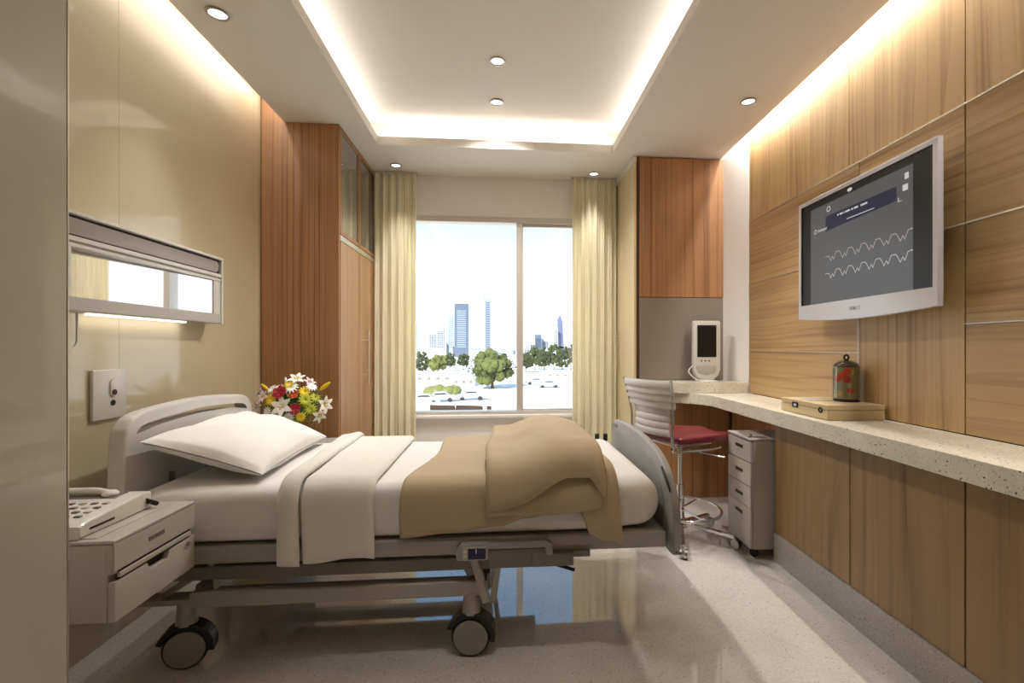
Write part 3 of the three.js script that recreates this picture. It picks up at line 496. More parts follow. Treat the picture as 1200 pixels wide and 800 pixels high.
{
  const t = thing('tan_blanket', 'tan blanket draped over the foot half of the bed with a folded heap on it', 'blanket', [0.05, MT, 2.33]);
  const hem = [[-0.40, 0.485], [-0.18, 0.502], [0.0, 0.520], [0.10, 0.552], [0.20, 0.575], [0.31, 0.575], [0.345, 0.49], [0.40, 0.468], [0.50, 0.436]];
  const bulge = (X) => 0.035 * sstep(0.02, 0.22, X) * (1 - sstep(0.38, 0.5, X) * 0.35);
  part(t, 'cloth', drape({ x0: (v) => lerp(-0.30, -0.376, sstep(0.25, 1, v)) - 0.012 * Math.sin(v * 9), x1: (v) => pw([[0, 0.36], [0.3, 0.43], [0.6, 0.45], [0.75, 0.455], [1, 0.475]], v), sFar: () => -0.55, sNear: (X) => sAtY(pw(hem, X)), lift: (X, s) => 0.002 + bulge(X), thick: (X) => 0.022 + 0.02 * sstep(0.30, 0.42, X), wob: 0.006, sd: 21, nu: 110, nv: 100 }), M.tanBlanket);
  const hemA = [[-0.06, 0.566], [0.17, 0.575], [0.38, 0.592]], hemB = [[-0.06, 0.594], [0.27, 0.660], [0.33, 0.660], [0.40, 0.632]];
  const sideK = (s) => 1 - 0.45 * sstep(0.40, 0.52, s);
  part(t, 'folded_layer', drape({ x0: (v) => -0.048 + 0.01 * Math.sin(v * 5), x1: (v) => pw([[0, 0.34], [0.5, 0.40], [1, 0.392]], v), sFar: () => -0.33, sNear: (X) => sAtY(pw(hemA, X)), lift: (X, s) => 0.022 + bulge(X) * 0.9, thick: (X, s) => 0.045 * sideK(s), wob: 0.004, sd: 33, nu: 70, nv: 80 }), M.tanBlanket, 'lower fold of the blanket');
  part(t, 'folded_layer', drape({ x0: (v) => -0.055 + 0.012 * Math.sin(v * 6 + 1), x1: (v) => pw([[0, 0.33], [0.4, 0.40], [0.75, 0.415], [1, 0.40]], v), sFar: () => -0.36, sNear: (X) => sAtY(pw(hemB, X)), lift: (X, s) => (0.062 + bulge(X) * 0.8) * lerp(1, 0.8, sstep(0.4, 0.55, s)), thick: (X, s) => (0.035 + 0.035 * sstep(0.0, 0.25, X)) * sideK(s), wob: 0.010, sd: 45, nu: 80, nv: 90 }), M.tanBlanket, 'upper fold of the blanket');
}
console.log('bed done');
// ---------------------------------------------------------------- things on the bed head wall
{ // bed head light unit with mirror
  const t = thing('bedhead_light_unit', 'long pale wall light unit with a mirror strip above the pillow', 'wall light', [XL, 1.35, 2.28]);
  const a = 1.66, b = 2.782, x = -1.53;
  part(t, 'housing', [box(XL + 0.001, x - 0.082, 1.3450, 1.7029, a, b - 0.006, 0.002), box(XL + 0.001, x - 0.0126, 1.5758, 1.6921, a, b - 0.017, 0.002), box(XL + 0.001, x - 0.0126, 1.3455, 1.3957, a, b - 0.017, 0.002)], M.plasticGrey);
  part(t, 'top_cap', box(XL + 0.001, x + 0.008, 1.6922, 1.7049, a, b, 0.003), M.plastic, 'pale top edge');
  part(t, 'end_cap', box(XL + 0.001, x + 0.006, 1.3440, 1.6922, b - 0.016, b, 0.003), M.plastic, 'pale end cap');
  part(t, 'diffuser', plateX([[a, 1.6208], [a, 1.6814], [b - 0.045, 1.6814], [b - 0.028, 1.6677], [b - 0.032, 1.6354], [b - 0.05, 1.6208]], x - 0.012, x - 0.002, [], 0.003), M.diffuser, 'grey lamp cover');
  part(t, 'lamp_recess', box(x - 0.0125, x - 0.0105, 1.6149, 1.6912, a, b - 0.018, 0), M.groove);
  part(t, 'rail', box(x - 0.012, x + 0.004, 1.5973, 1.6149, a, b - 0.017, 0.003), M.plastic);
  part(t, 'rail', box(x - 0.012, x + 0.002, 1.5758, 1.5895, a, b - 0.017, 0.003), M.plastic);
  part(t, 'groove', box(x - 0.0125, x - 0.006, 1.5895, 1.5973, a, b - 0.017, 0), M.plasticGrey);
  part(t, 'mirror', prism([[x - 0.072, 1.852], [x - 0.076, 1.852], [x - 0.012, b - 0.075], [x - 0.008, b - 0.075]], 1.3988, 1.5728), M.mirror, 'mirror strip');
  part(t, 'mirror_stop', box(x - 0.012, x + 0.0, 1.3958, 1.5758, 1.83, 1.851, 0.002), M.plastic);
  part(t, 'mirror_stop', box(x - 0.012, x - 0.002, 1.3958, 1.5758, b - 0.0745, b - 0.017, 0.002), M.plastic);
  part(t, 'lower_band', box(x - 0.012, x + 0.004, 1.346, 1.397, a, b - 0.017, 0.004), M.plasticGrey);
  part(t, 'reading_lamp', box(XL + 0.02, XL + 0.04, 1.3385, 1.3445, 1.99, 2.56, 0.001), glow(L.warm, 3), 'glowing strip on the underside');
  const l = new THREE.RectAreaLight(L.warm, L.bedhead, 0.02, 0.6); l.position.set(0.03, -0.015, -(2.275 - 2.28)); l.rotation.x = -Math.PI / 2; t.add(l);
}
single('wall_hose', 'thin pale hose hanging below the wall light unit', 'hose', [XL, 1.2, 1.9], tube([[-1.595, 1.348, 1.952], [-1.595, 1.26, 1.952], [-1.594, 1.222, 1.945], [-1.590, 1.203, 1.90], [-1.585, 1.198, 1.80], [-1.58, 1.20, 1.66], [-1.60, 1.22, 1.60]], 0.004, 40, 8), M.plastic);
{ // square service plate
  const t = thing('socket_plate', 'square white wall plate with two round black sockets beside the headboard', 'socket', [XL, 1.02, 2.12]);
  part(t, 'plate', plateX(roundRect(2.035, 2.205, 0.919, 1.123, 0.004), XL + 0.001, XL + 0.016, [], 0.004), M.plastic);
  part(t, 'cover', plateX(roundRect(2.115, 2.155, 1.01, 1.085, 0.018), XL + 0.016, XL + 0.022, [], 0.002), M.plastic);
  for (const y of [1.028, 0.985]) part(t, 'socket', [(() => { const g = new THREE.CylinderGeometry(0.011, 0.012, 0.012, 20); g.rotateZ(Math.PI / 2); g.translate(XL + (y > 1 ? 0.0185 : 0.0125), y, -2.132); return g; })()], M.black, 'round black socket');
}
{ // bedside console fixed to the wall
  const t = thing('bedside_console', 'grey wall-hung bedside console with a drawer beside the bed', 'console', [-1.36, 0.42, 1.65]);
  const x0 = XL + 0.001, x1 = -1.10, a = 1.465, b = 1.828, y0 = 0.425, y1 = 0.66;
  part(t, 'body', [box(x0, x1 - 0.02, y0, y1 - 0.012, a, b, 0.004), box(x1 - 0.0205, x1 - 0.004, 0.562, y1 - 0.012, a, b, 0.002)], M.consoleGrey);
  part(t, 'top', [box(x0, x1, y1 - 0.011, y1, a, b, 0.004)], M.consoleGrey);
  part(t, 'top_inlay', box(x0 + 0.02, x1 - 0.06, y1 + 0.0002, y1 + 0.0022, a + 0.02, b - 0.02, 0.001), M.consoleGrey, 'raised top panel');
  part(t, 'end_rib', box(x0 + 0.12, x1 - 0.14, y0 + 0.002, y1 - 0.014, a - 0.004, a + 0.001, 0.001), M.consoleGrey);
  part(t, 'apron', box(x1 - 0.004, x1 + 0.001, 0.57, y1 - 0.013, a + 0.002, b - 0.002, 0.001), M.consoleGrey);
  part(t, 'slot', [box(x1 - 0.006, x1 - 0.003, 0.562, 0.57, a + 0.02, b - 0.02, 0), box(x1 - 0.006, x1 - 0.0035, 0.540, 0.546, a + 0.02, b - 0.02, 0)], M.groove);
  part(t, 'lip', box(x1 - 0.006, x1 + 0.003, 0.547, 0.561, a + 0.02, b - 0.025, 0.002), M.consoleGrey);
  const dr = part(t, 'drawer', plateX([[a + 0.003, y0], [a + 0.003, 0.539], [a + 0.13, 0.539], [a + 0.142, 0.515], [a + 0.218, 0.515], [a + 0.23, 0.539], [b - 0.003, 0.539], [b - 0.003, y0]], x1 - 0.019, x1 + 0.001, [], 0.002), M.consoleGrey, 'drawer front with a cut-out grip');
  part(dr, 'grip', box(x1 - 0.022, x1 - 0.019, 0.505, 0.539, a + 0.125, a + 0.235, 0), M.groove, 'dark grip recess');
  part(dr, 'lock', [(() => { const g = new THREE.CylinderGeometry(0.008, 0.008, 0.006, 18); g.rotateZ(Math.PI / 2); g.translate(x1 + 0.003, 0.522, -(b - 0.045)); return g; })()], M.bedDark, 'round lock');
  const bd = []; for (const [k, w] of [[0, 0.022], [0.026, 0.012], [0.041, 0.012], [0.056, 0.014]]) bd.push(box(x1 + 0.0005, x1 + 0.0025, 0.604, 0.618, a + 0.135 + k, a + 0.135 + k + w, 0.001));
  part(t, 'badge', bd, M.bedDark, 'small dark raised badge');
}
{ // desk telephone
  const t = thing('desk_telephone', 'white desk telephone with black keys on the bedside console', 'telephone', [-1.36, 0.663, 1.63]);
  const A = [-1.56, 1.50], y = 0.6625;
  const body = plateX([[1.475, y], [1.475, y + 0.036], [1.50, y + 0.044], [1.72, y + 0.060], [1.76, y + 0.055], [1.765, y]], -1.56, -1.20, [], 0.006);
  part(t, 'body', body, M.plastic);
  const top = (d) => y + 0.044 + (d - 1.50) / 0.22 * 0.016;
  for (let r = 0; r < 4; r++) for (let c = 0; c < 4; c++) { const d = 1.525 + r * 0.034, x = -1.36 + c * 0.034; part(t, 'key', box(x, x + 0.018, top(d + 0.01) - 0.002, top(d + 0.01) + 0.004, d, d + 0.013, 0.002), (r + c) % 2 ? M.bedDark : M.plasticGrey, undefined); }
  const hy = top(1.70) + 0.011;
  part(t, 'handset', [tube([[-1.525, hy - 0.006, 1.705], [-1.48, hy + 0.005, 1.705], [-1.405, hy + 0.006, 1.705], [-1.33, hy + 0.005, 1.705], [-1.285, hy - 0.006, 1.705]], 0.011, 24, 10), lathe([[0, 0], [0.022, 0], [0.024, 0.008], [0.016, 0.018], [0, 0.02]], -1.52, hy - 0.012, 1.705, 16), lathe([[0, 0], [0.022, 0], [0.024, 0.008], [0.016, 0.018], [0, 0.02]], -1.29, hy - 0.012, 1.705, 16)], M.plastic, 'white handset lying across the back');
  part(t, 'handset_cradle', (() => { const g = box(-0.15, 0.15, -0.001, 0.003, -0.028, 0.028, 0.001); g.rotateX(0.08); g.translate(-1.405, top(1.705) - 0.001, -1.705); return g; })(), M.bedDark, 'dark cradle under the handset');
  const co = []; for (let k = 0; k <= 60; k++) { const th = k * 0.9; co.push([-1.20 + 0.006 * Math.cos(th) + k * 0.0003, y + 0.03 - k * 0.0003 + 0.006 * Math.sin(th), 1.735 + k * 0.0004]); }
  part(t, 'cord', tube(co, 0.0028, 180, 5), M.black, 'coiled black cord');
  part(t, 'side_slot', box(-1.2008, -1.1985, y + 0.016, y + 0.022, 1.51, 1.60, 0), M.groove);
}
// ---------------------------------------------------------------- night stand and bouquet behind the bed
{
  const t = thing('night_stand', 'low pale night stand behind the bed under the flowers', 'night stand', [-1.3, 0, 3.09]);
  part(t, 'body', box(-1.5, -1.08, 0.06, 0.585, 2.90, 3.30, 0.004), M.brown); part(t, 'top', box(-1.52, -1.06, 0.586, 0.61, 2.88, 3.32, 0.004), M.plasticGrey);
  for (const [x, d] of [[-1.47, 2.93], [-1.11, 2.93], [-1.47, 3.27], [-1.11, 3.27]]) part(t, 'foot', lathe([[0, 0], [0.015, 0], [0.018, 0.06], [0, 0.06]], x, 0, d, 14), M.chrome);
}
const VX = -1.275, VD = 3.08, VY = 0.611;
{
  const t = thing('glass_vase', 'clear glass vase of cut flowers behind the bed', 'vase', [VX, VY, VD]);
  part(t, 'glass', lathe([[0, 0], [0.045, 0], [0.048, 0.01], [0.046, 0.08], [0.058, 0.16], [0.056, 0.16], [0.044, 0.08], [0.044, 0.014], [0, 0.012]], VX, VY, VD, 32), phy({ color: 0xf4fbf6, roughness: 0.02, transmission: 1, thickness: 0.004, ior: 1.45 }));
}
{
  const leafM = phy({ color: 0x6c9a34, roughness: 0.55, transmission: 0.2, thickness: 0 }), stemM = std({ color: 0x6f9e42, roughness: 0.6 }), yel = std({ color: 0xd8b21c, roughness: 0.6 });
  const petM = { white: phy({ color: 0xf2efe6, roughness: 0.6 }), pink: phy({ color: 0xe6d3dc, roughness: 0.6 }), yellow: phy({ color: 0xe6c722, roughness: 0.6 }), red: phy({ color: 0xa31224, roughness: 0.55 }), orange: phy({ color: 0xb8541c, roughness: 0.6 }), lime: phy({ color: 0xb9c23a, roughness: 0.6 }) };
  function petal(len, w, curl, cup = 0.2, n = 8) { // along +y, bending out towards +z
    const pos = [], idx = [];
    for (let j = 0; j <= n; j++) for (let i = 0; i <= 4; i++) { const v = j / n, u = i / 2 - 1, ww = w * Math.pow(Math.sin(Math.PI * Math.min(0.98, 0.06 + v * 0.92)), 0.75), an = curl * v; pos.push(u * ww, len * v * Math.cos(an * 0.75), len * v * Math.sin(an * 0.75) + cup * ww * (1 - u * u) * -1); }
    for (let j = 0; j < n; j++) for (let i = 0; i < 4; i++) { const a = j * 5 + i; idx.push(a, a + 1, a + 5, a + 1, a + 6, a + 5); }
    const m = (n + 1) * 5, k = idx.length; for (let q = 0; q < m; q++) pos.push(pos[q * 3], pos[q * 3 + 1], pos[q * 3 + 2] - 0.0006); for (let q = 0; q < k; q += 3) idx.push(idx[q] + m, idx[q + 2] + m, idx[q + 1] + m);
    const g = new THREE.BufferGeometry(); g.setAttribute('position', new THREE.Float32BufferAttribute(pos, 3)); g.setIndex(idx); g.computeVertexNormals(); return g;
  }
  // a flower whose head is at (dx, y, dd) from the vase mouth and looks along dir
  function flower(kind, color, dx, y, dd, dir, size, label, group) {
    const hx = VX + dx, hd = VD + dd, t = thing(kind === 'lily' ? 'lily' : kind === 'rose' ? 'rose' : kind === 'bud' ? 'flower_bud' : 'daisy', label, 'flower', [VX + dx * 0.1, VY + 0.02, VD + dd * 0.1], group);
    part(t, 'stem', tube([[VX - dx * 0.12, VY + 0.02, VD - dd * 0.12], [VX + dx * 0.1, VY + 0.15, VD + dd * 0.1], [lerp(VX, hx, 0.6), lerp(VY + 0.16, y, 0.6), lerp(VD, hd, 0.6)], [hx, y, hd]], 0.0032, 14, 6), stemM, 'green stem');
    const q = new THREE.Quaternion().setFromUnitVectors(new THREE.Vector3(0, 1, 0), V(...dir).normalize()), put = (g) => { g.applyQuaternion(q); g.translate(hx, y, -hd); return g; };
    const mt = petM[color];
    if (kind === 'lily') { for (let k = 0; k < 6; k++) { const g = petal(size, size * 0.24, 1.25 + (k % 2) * 0.15, 0.35); g.rotateY(k * Math.PI / 3); part(t, 'petal', put(g), mt); } const s = []; for (let k = 0; k < 5; k++) { const g = new THREE.CylinderGeometry(0.0012, 0.0012, size * 0.6, 5); g.translate(0, size * 0.3, 0); g.rotateZ(0.3); g.rotateY(k * 1.256); const b = new THREE.SphereGeometry(0.004, 6, 5); b.translate(-size * 0.6 * Math.sin(0.3), size * 0.58, 0); b.rotateY(k * 1.256); s.push(g, b); } part(t, 'stamens', s.map(put), yel); }
    if (kind === 'rose') for (let ring = 0; ring < 3; ring++) for (let k = 0; k < 4 + ring; k++) { const g = petal(size * (0.75 + ring * 0.12), size * 0.45, 0.15 + ring * 0.45, 0.8, 6); g.translate(0, 0, size * 0.08 * ring + 0.003); g.rotateY(k / (4 + ring) * 6.283 + ring); part(t, 'petal', put(g), mt); }
    if (kind === 'daisy') { for (let k = 0; k < 12; k++) { const g = petal(size, size * 0.16, 1.75, 0.1, 6); g.rotateY(k * 0.5236); part(t, 'petal', put(g), mt); } const c = new THREE.SphereGeometry(size * 0.22, 10, 8); c.scale(1, 0.6, 1); part(t, 'centre', put(c), yel); }
    if (kind === 'bud') { const g = new THREE.SphereGeometry(size * 0.5, 10, 10); g.scale(0.32, 1.1, 0.32); g.translate(0, size * 0.45, 0); part(t, 'petals', put(g), mt); }
    const lf = petal(0.09, 0.011, 0.5); lf.rotateY(dx * 40); lf.rotateZ(-dx * 3); lf.translate(lerp(VX, hx, 0.55), lerp(VY + 0.15, y, 0.45), -lerp(VD, hd, 0.55)); part(t, 'leaf', lf, leafM);
  }
  flower('lily', 'white', -0.005, 0.855, -0.10, [-0.2, 0.3, -1], 0.085, 'large white lily facing out of the middle of the bouquet');
  flower('lily', 'white', 0.03, 1.0, -0.02, [0.1, 1, -0.7], 0.065, 'white lily at the top of the bouquet');
  flower('lily', 'white', 0.175, 0.865, -0.03, [0.9, 0.0, -0.5], 0.07, 'larger white lily leaning out towards the wardrobe');
  flower('lily', 'white', 0.155, 0.81, -0.05, [0.8, -0.3, -0.6], 0.06, 'smaller white lily drooping low towards the wardrobe');
  flower('lily', 'pink', -0.165, 0.935, -0.03, [-0.8, 0.5, -0.5], 0.06, 'pale pink lily high on the wall side of the bouquet');
  flower('lily', 'pink', -0.17, 0.865, -0.05, [-0.9, 0.1, -0.6], 0.06, 'outermost pale pink lily leaning towards the wall');
  flower('lily', 'pink', -0.125, 0.915, -0.08, [-0.5, 0.4, -0.9], 0.05, 'small pale pink lily beside the yellow daisy');
  flower('lily', 'pink', 0.085, 0.985, 0.0, [0.6, 0.8, -0.4], 0.05, 'small pink lily at the top of the bouquet, on the wardrobe side');
  flower('lily', 'white', -0.16, 0.80, -0.06, [-0.8, -0.1, -0.7], 0.055, 'white lily low on the wall side of the bouquet');
  flower('rose', 'red', -0.03, 0.935, -0.09, [-0.2, 0.5, -1], 0.05, 'larger deep red rose in the bouquet');
  flower('rose', 'red', 0.055, 0.845, -0.11, [0.2, 0.3, -1], 0.04, 'smaller deep red rose low in the bouquet');
  flower('rose', 'orange', 0.035, 0.925, -0.08, [0.1, 0.6, -1], 0.036, 'rust orange rose in the middle of the bouquet');
  flower('rose', 'orange', -0.045, 0.78, -0.09, [-0.3, 0, -1], 0.03, 'rust orange rose low in the bouquet beside the pillow');
  flower('daisy', 'yellow', -0.085, 0.90, -0.095, [-0.3, 0.4, -1], 0.042, 'yellow daisy on the wall side of the bouquet');
  flower('daisy', 'yellow', 0.085, 0.94, -0.05, [0.3, 0.6, -0.9], 0.042, 'yellow daisy on the wardrobe side of the bouquet');
  flower('daisy', 'lime', 0.10, 0.895, -0.08, [0.4, 0.3, -1], 0.045, 'yellow-green daisy on the wardrobe side of the bouquet');
  flower('daisy', 'lime', 0.125, 0.84, -0.07, [0.6, 0.1, -1], 0.04, 'yellow-green daisy low on the wardrobe side of the bouquet');
  flower('daisy', 'white', 0.02, 0.965, -0.07, [0, 0.8, -0.9], 0.045, 'white daisy above the roses');
  flower('daisy', 'white', -0.06, 0.955, -0.06, [-0.3, 0.8, -0.8], 0.04, 'white daisy behind the red rose');
  flower('bud', 'yellow', 0.165, 0.955, -0.02, [0.8, 0.6, 0], 0.075, 'long yellow bud leaning towards the wardrobe');
  flower('bud', 'yellow', -0.135, 0.955, -0.03, [-0.7, 0.6, 0], 0.06, 'long yellow bud leaning towards the wall');
  flower('bud', 'white', -0.03, 0.985, -0.03, [-0.15, 1, 0], 0.05, 'small upright white bud at the top of the bouquet');
  flower('daisy', 'lime', 0.14, 0.905, -0.04, [0.7, 0.5, -0.8], 0.035, 'small yellow-green daisy under the long yellow bud');
  flower('daisy', 'white', 0.115, 0.965, -0.03, [0.5, 0.8, -0.6], 0.038, 'white daisy between the pink lily and the long bud');
  flower('daisy', 'white', -0.10, 0.955, -0.05, [-0.5, 0.7, -0.7], 0.036, 'white daisy beside the bud that leans to the wall');
  flower('daisy', 'yellow', 0.0, 0.985, -0.06, [0, 0.8, -0.8], 0.034, 'small yellow daisy below the top lily');
  flower('daisy', 'white', 0.02, 0.80, -0.11, [0.1, 0, -1], 0.036, 'white daisy low in the bouquet under the large lily');
  flower('daisy', 'yellow', 0.08, 0.80, -0.10, [0.4, 0, -1], 0.036, 'small yellow daisy low in the bouquet by the red rose');
  flower('daisy', 'white', -0.10, 0.83, -0.10, [-0.5, 0.1, -1], 0.038, 'white daisy low on the wall side of the bouquet');
  const fol = []; for (let k = 0; k < 80; k++) { const a = rr(0, 6.283), r = rr(0.02, 0.13), g = petal(rr(0.06, 0.11), rr(0.008, 0.014), rr(0.2, 0.9)); g.rotateX(rr(0, 0.7)); g.rotateY(a); g.translate(VX + r * Math.sin(a), rr(0.72, 0.90), -VD + r * 0.7 * Math.cos(a)); fol.push(g); }
  const b = thing('bouquet_greenery', 'green leaves filling the bouquet', 'foliage', [VX, VY + 0.02, VD]); b.userData.kind = 'stuff';
  const st = []; for (let k = 0; k < 9; k++) { const a = k * 0.7; st.push(rod([VX - 0.02 * Math.cos(a), VY + 0.02, VD - 0.02 * Math.sin(a)], [VX + 0.045 * Math.cos(a), VY + 0.22, VD + 0.045 * Math.sin(a)], 0.003, 0.003, 6)); }
  part(b, 'leaves', [...fol, ...st], leafM);
}
console.log('left done');
// ---------------------------------------------------------------- screen on the right wall
{
  const t = thing('wall_screen', 'silver-framed patient monitor screen mounted on the wood-panelled wall', 'screen', [XR, 1.36, 2.16]);
  const x = 1.68, d0 = 1.70, d1 = 2.622, y0 = 1.375, y1 = 2.035;
  const out = [[d0, y1], [d1, y1], [d1, y0 + 0.005]]; for (let k = 0; k <= 12; k++) { const u = k / 12; out.push([lerp(d1, d0, u), y0 - 0.022 * Math.sin(u * Math.PI)]); }
  const hole = [[d0 + 0.02, y0 + 0.072], [d0 + 0.02, y1 - 0.02], [d1 - 0.02, y1 - 0.02], [d1 - 0.02, y0 + 0.072]];
  part(t, 'frame', plateX(out, x, x + 0.024, [hole], 0.004), M.tvSilver, 'silver frame');
  part(t, 'back_cover', box(x + 0.026, x + 0.085, y0 + 0.05, y1 - 0.05, d0 + 0.06, d1 - 0.06, 0.012, 2), M.tvSilver);
  part(t, 'bracket', [box(x + 0.085, XR - 0.002, 1.60, 1.80, 2.05, 2.28, 0.004)], M.bedDark);
  part(t, 'glass', box(x + 0.008, x + 0.012, y0 + 0.07, y1 - 0.018, d0 + 0.018, d1 - 0.018, 0), M.tvBlack, 'black glass');
  const W = 640, Hh = 560, cv = document.createElement('canvas'); cv.width = W; cv.height = Hh; const c = cv.getContext('2d');
  c.fillStyle = '#636364'; c.fillRect(0, 0, W, Hh);
  c.fillStyle = '#0b0b0d'; c.fillRect(0, 0, W, 34);
  c.fillStyle = '#f2f2f2'; c.font = 'bold 18px sans-serif'; c.fillText('▪▪ ▪▪▪  ▪', 14, 24); c.fillText('▪  ▪▪', 560, 24); c.beginPath(); c.ellipse(290, 18, 16, 9, 0, 0, 7); c.fill();
  c.fillStyle = '#1c2444'; c.beginPath(); c.moveTo(120, 100); c.lineTo(560, 100); c.lineTo(560, 160); c.lineTo(120, 178); c.fill();
  c.strokeStyle = '#f4f4f4'; c.lineWidth = 5; c.beginPath(); c.arc(142, 66, 12, 0, 7); c.stroke();
  c.fillStyle = '#f4f4f4'; for (const [a, b] of [[205, 10], [222, 22], [250, 6], [262, 30], [300, 12], [318, 26], [360, 40]]) c.fillRect(a, 112, b, 9);
  c.fillRect(270, 152, 170, 4); c.font = 'bold 26px sans-serif'; c.fillText('L.', 565, 170); c.fillRect(590, 106, 26, 26); c.fillRect(600, 60, 20, 26);
  c.beginPath(); c.arc(40, 160, 10, 0, 7); c.lineWidth = 4; c.stroke(); c.font = 'bold 22px sans-serif'; c.fillText('Sensor', 60, 168);
  for (const [oy, col] of [[320, '#d8c2bd'], [408, '#e6e0dc']]) { c.strokeStyle = col; c.lineWidth = 3.4; c.beginPath(); c.moveTo(118, oy - 10); let xx = 135; c.lineTo(145, oy - 10); while (xx < 560) { c.lineTo(xx + 10, oy - 10); c.lineTo(xx + 24, oy + 16); c.lineTo(xx + 36, oy - 4); c.lineTo(xx + 46, oy + 12); c.lineTo(xx + 62, oy - 22); c.lineTo(xx + 84, oy - 22); xx += 84; } c.lineTo(W - 10, oy - 26); c.stroke(); }
  c.fillStyle = '#77777a'; c.fillRect(120, 352, 500, 1.5); c.fillRect(120, 440, 500, 1.5);
  const ct = new THREE.CanvasTexture(cv); ct.colorSpace = THREE.SRGBColorSpace;
  const sg = new THREE.PlaneGeometry(0.693, 0.572); sg.rotateY(-Math.PI / 2); sg.translate(x + 0.0072, 1.725, -2.1715);
  part(t, 'display', sg, std({ map: ct, color: 0x777777, emissive: 0xffffff, emissiveMap: ct, emissiveIntensity: 0.42, roughness: 0.3 }), 'grey display with a navy bar and two traces');
  const lc = document.createElement('canvas'); lc.width = 128; lc.height = 32; const q = lc.getContext('2d'); q.fillStyle = '#c4c4c6'; q.fillRect(0, 0, 128, 32); q.fillStyle = '#222'; q.font = 'bold 26px sans-serif'; q.fillText('B-Be', 22, 26);
  const lt = new THREE.CanvasTexture(lc); lt.colorSpace = THREE.SRGBColorSpace; const lg = new THREE.PlaneGeometry(0.08, 0.02); lg.rotateY(-Math.PI / 2); lg.translate(x - 0.0006, 1.405, -2.16);
  part(t, 'brand_mark', lg, std({ map: lt, roughness: 0.4, metalness: 0.3 }), 'small dark lettering on the frame');
  right(t);
}
{ // flat wooden box on the worktop
  const t = thing('wooden_box', 'flat pale wooden box with a dark latch on the worktop', 'box', [1.65, 0.871, 2.30]);
  const x0 = 1.508, x1 = 1.79, a = 2.105, b = 2.50, y = 0.871;
  part(t, 'body', box(x0, x1, y, y + 0.045, a, b, 0.003), M.boxWood); part(t, 'lid', box(x0, x1, y + 0.0465, y + 0.07, a, b, 0.003), M.boxWood);
  part(t, 'latch', box(x0 - 0.004, x0 + 0.001, y + 0.030, y + 0.058, a + 0.235, a + 0.285, 0.001), M.black, 'dark latch'); part(t, 'latch_plate', box(x0 - 0.005, x0 - 0.001, y + 0.038, y + 0.050, a + 0.245, a + 0.268, 0.001), M.brushed);
  part(t, 'keyhole_plate', [(() => { const g = new THREE.TorusGeometry(0.011, 0.004, 8, 16); g.rotateY(Math.PI / 2); g.translate(x0 - 0.001, y + 0.043, -(a + 0.05)); return g; })()], M.black, 'round dark lock ring');
  right(t);
  const p = right(single('folded_leaflet', 'small pale leaflet lying on the wooden box', 'leaflet', [1.60, 0.942, 2.38], [box(1.55, 1.66, 0.9415, 0.9435, 2.30, 2.44, 0.0005), box(1.57, 1.63, 0.9436, 0.9446, 2.36, 2.385, 0.0002)], M.plastic));
}
{ // lidded glass jar with painted fruit
  const X = 1.728, D = 2.285, Y = 0.9415, N = 512, cv = document.createElement('canvas'); cv.width = N; cv.height = N; const c = cv.getContext('2d');
  c.fillStyle = '#7d7850'; c.fillRect(0, 0, N, N); c.fillStyle = '#99966a'; for (let k = 0; k < 26; k++) c.fillRect(rr(0, N), rr(0, N), 26, 60);
  for (const [x, y, r, cl] of [[110, 150, 50, '#a8321f'], [180, 120, 52, '#b5402a'], [150, 200, 56, '#9c2b1d'], [230, 330, 55, '#a3271f'], [290, 160, 50, '#b03a24'], [430, 190, 52, '#b03a24'], [470, 130, 44, '#b8452c'], [400, 225, 44, '#a02a20'], [465, 230, 42, '#a63322'], [420, 330, 40, '#747a58'], [490, 370, 40, '#ad3325'], [420, 410, 34, '#a58a52'], [20, 160, 30, '#8d6a3c']]) { c.fillStyle = cl; c.beginPath(); c.ellipse(x, y, r * 0.62, r * 1.05, 0, 0, 7); c.fill(); }
  c.fillStyle = '#141210'; for (const x of [40, 168, 255, 350]) c.fillRect(x, 0, 16, N); c.fillStyle = '#e6e0cf'; for (const x of [45, 173, 260, 355]) for (let y = 60; y < 470; y += 26) c.fillRect(x, y, 7, 13);
  c.fillStyle = '#7d5230'; c.fillRect(0, 0, N, 44);
  const ct = new THREE.CanvasTexture(cv); ct.colorSpace = THREE.SRGBColorSpace;
  const t = thing('decorated_jar', 'cylindrical jar painted with red fruit standing on the wooden box', 'jar', [X, Y, D]);
  part(t, 'body', lathe([[0, 0.008], [0.051, 0.008], [0.056, 0.016], [0.056, 0.172], [0.051, 0.188], [0.027, 0.202], [0, 0.204]], X, Y, D, 40), phy({ map: ct, roughness: 0.12, clearcoat: 1, clearcoatRoughness: 0.05 }));
  { const g = t.children[0].geometry, p = g.attributes.position, uv = g.attributes.uv; for (let i = 0; i < p.count; i++) uv.setY(i, clamp(p.getY(i) / 0.205)); }
  part(t, 'foot', lathe([[0, 0], [0.058, 0], [0.058, 0.006], [0.053, 0.009], [0, 0.009]], X, Y, D, 32), M.black, 'dark foot');
  part(t, 'lid', lathe([[0.056, 0.173], [0.059, 0.177], [0.053, 0.192], [0.028, 0.206], [0, 0.21], [0, 0.205], [0.027, 0.201], [0.051, 0.187]], X, Y, D, 32), phy({ color: 0x4a3626, roughness: 0.15, clearcoat: 1 }), 'dark domed lid');
  part(t, 'ring', [(() => { const g = new THREE.TorusGeometry(0.012, 0.0045, 8, 20); g.translate(X, Y + 0.222, -D); return g; })()], M.black, 'dark ring on the lid');
  for (const a of [-0.6, 2.6]) part(t, 'wire', rod([X + 0.059 * Math.cos(a), Y + 0.004, D + 0.059 * Math.sin(a)], [X + 0.059 * Math.cos(a), Y + 0.18, D + 0.059 * Math.sin(a)], 0.0025, 0.0025, 6), M.chrome);
  right(t);
}
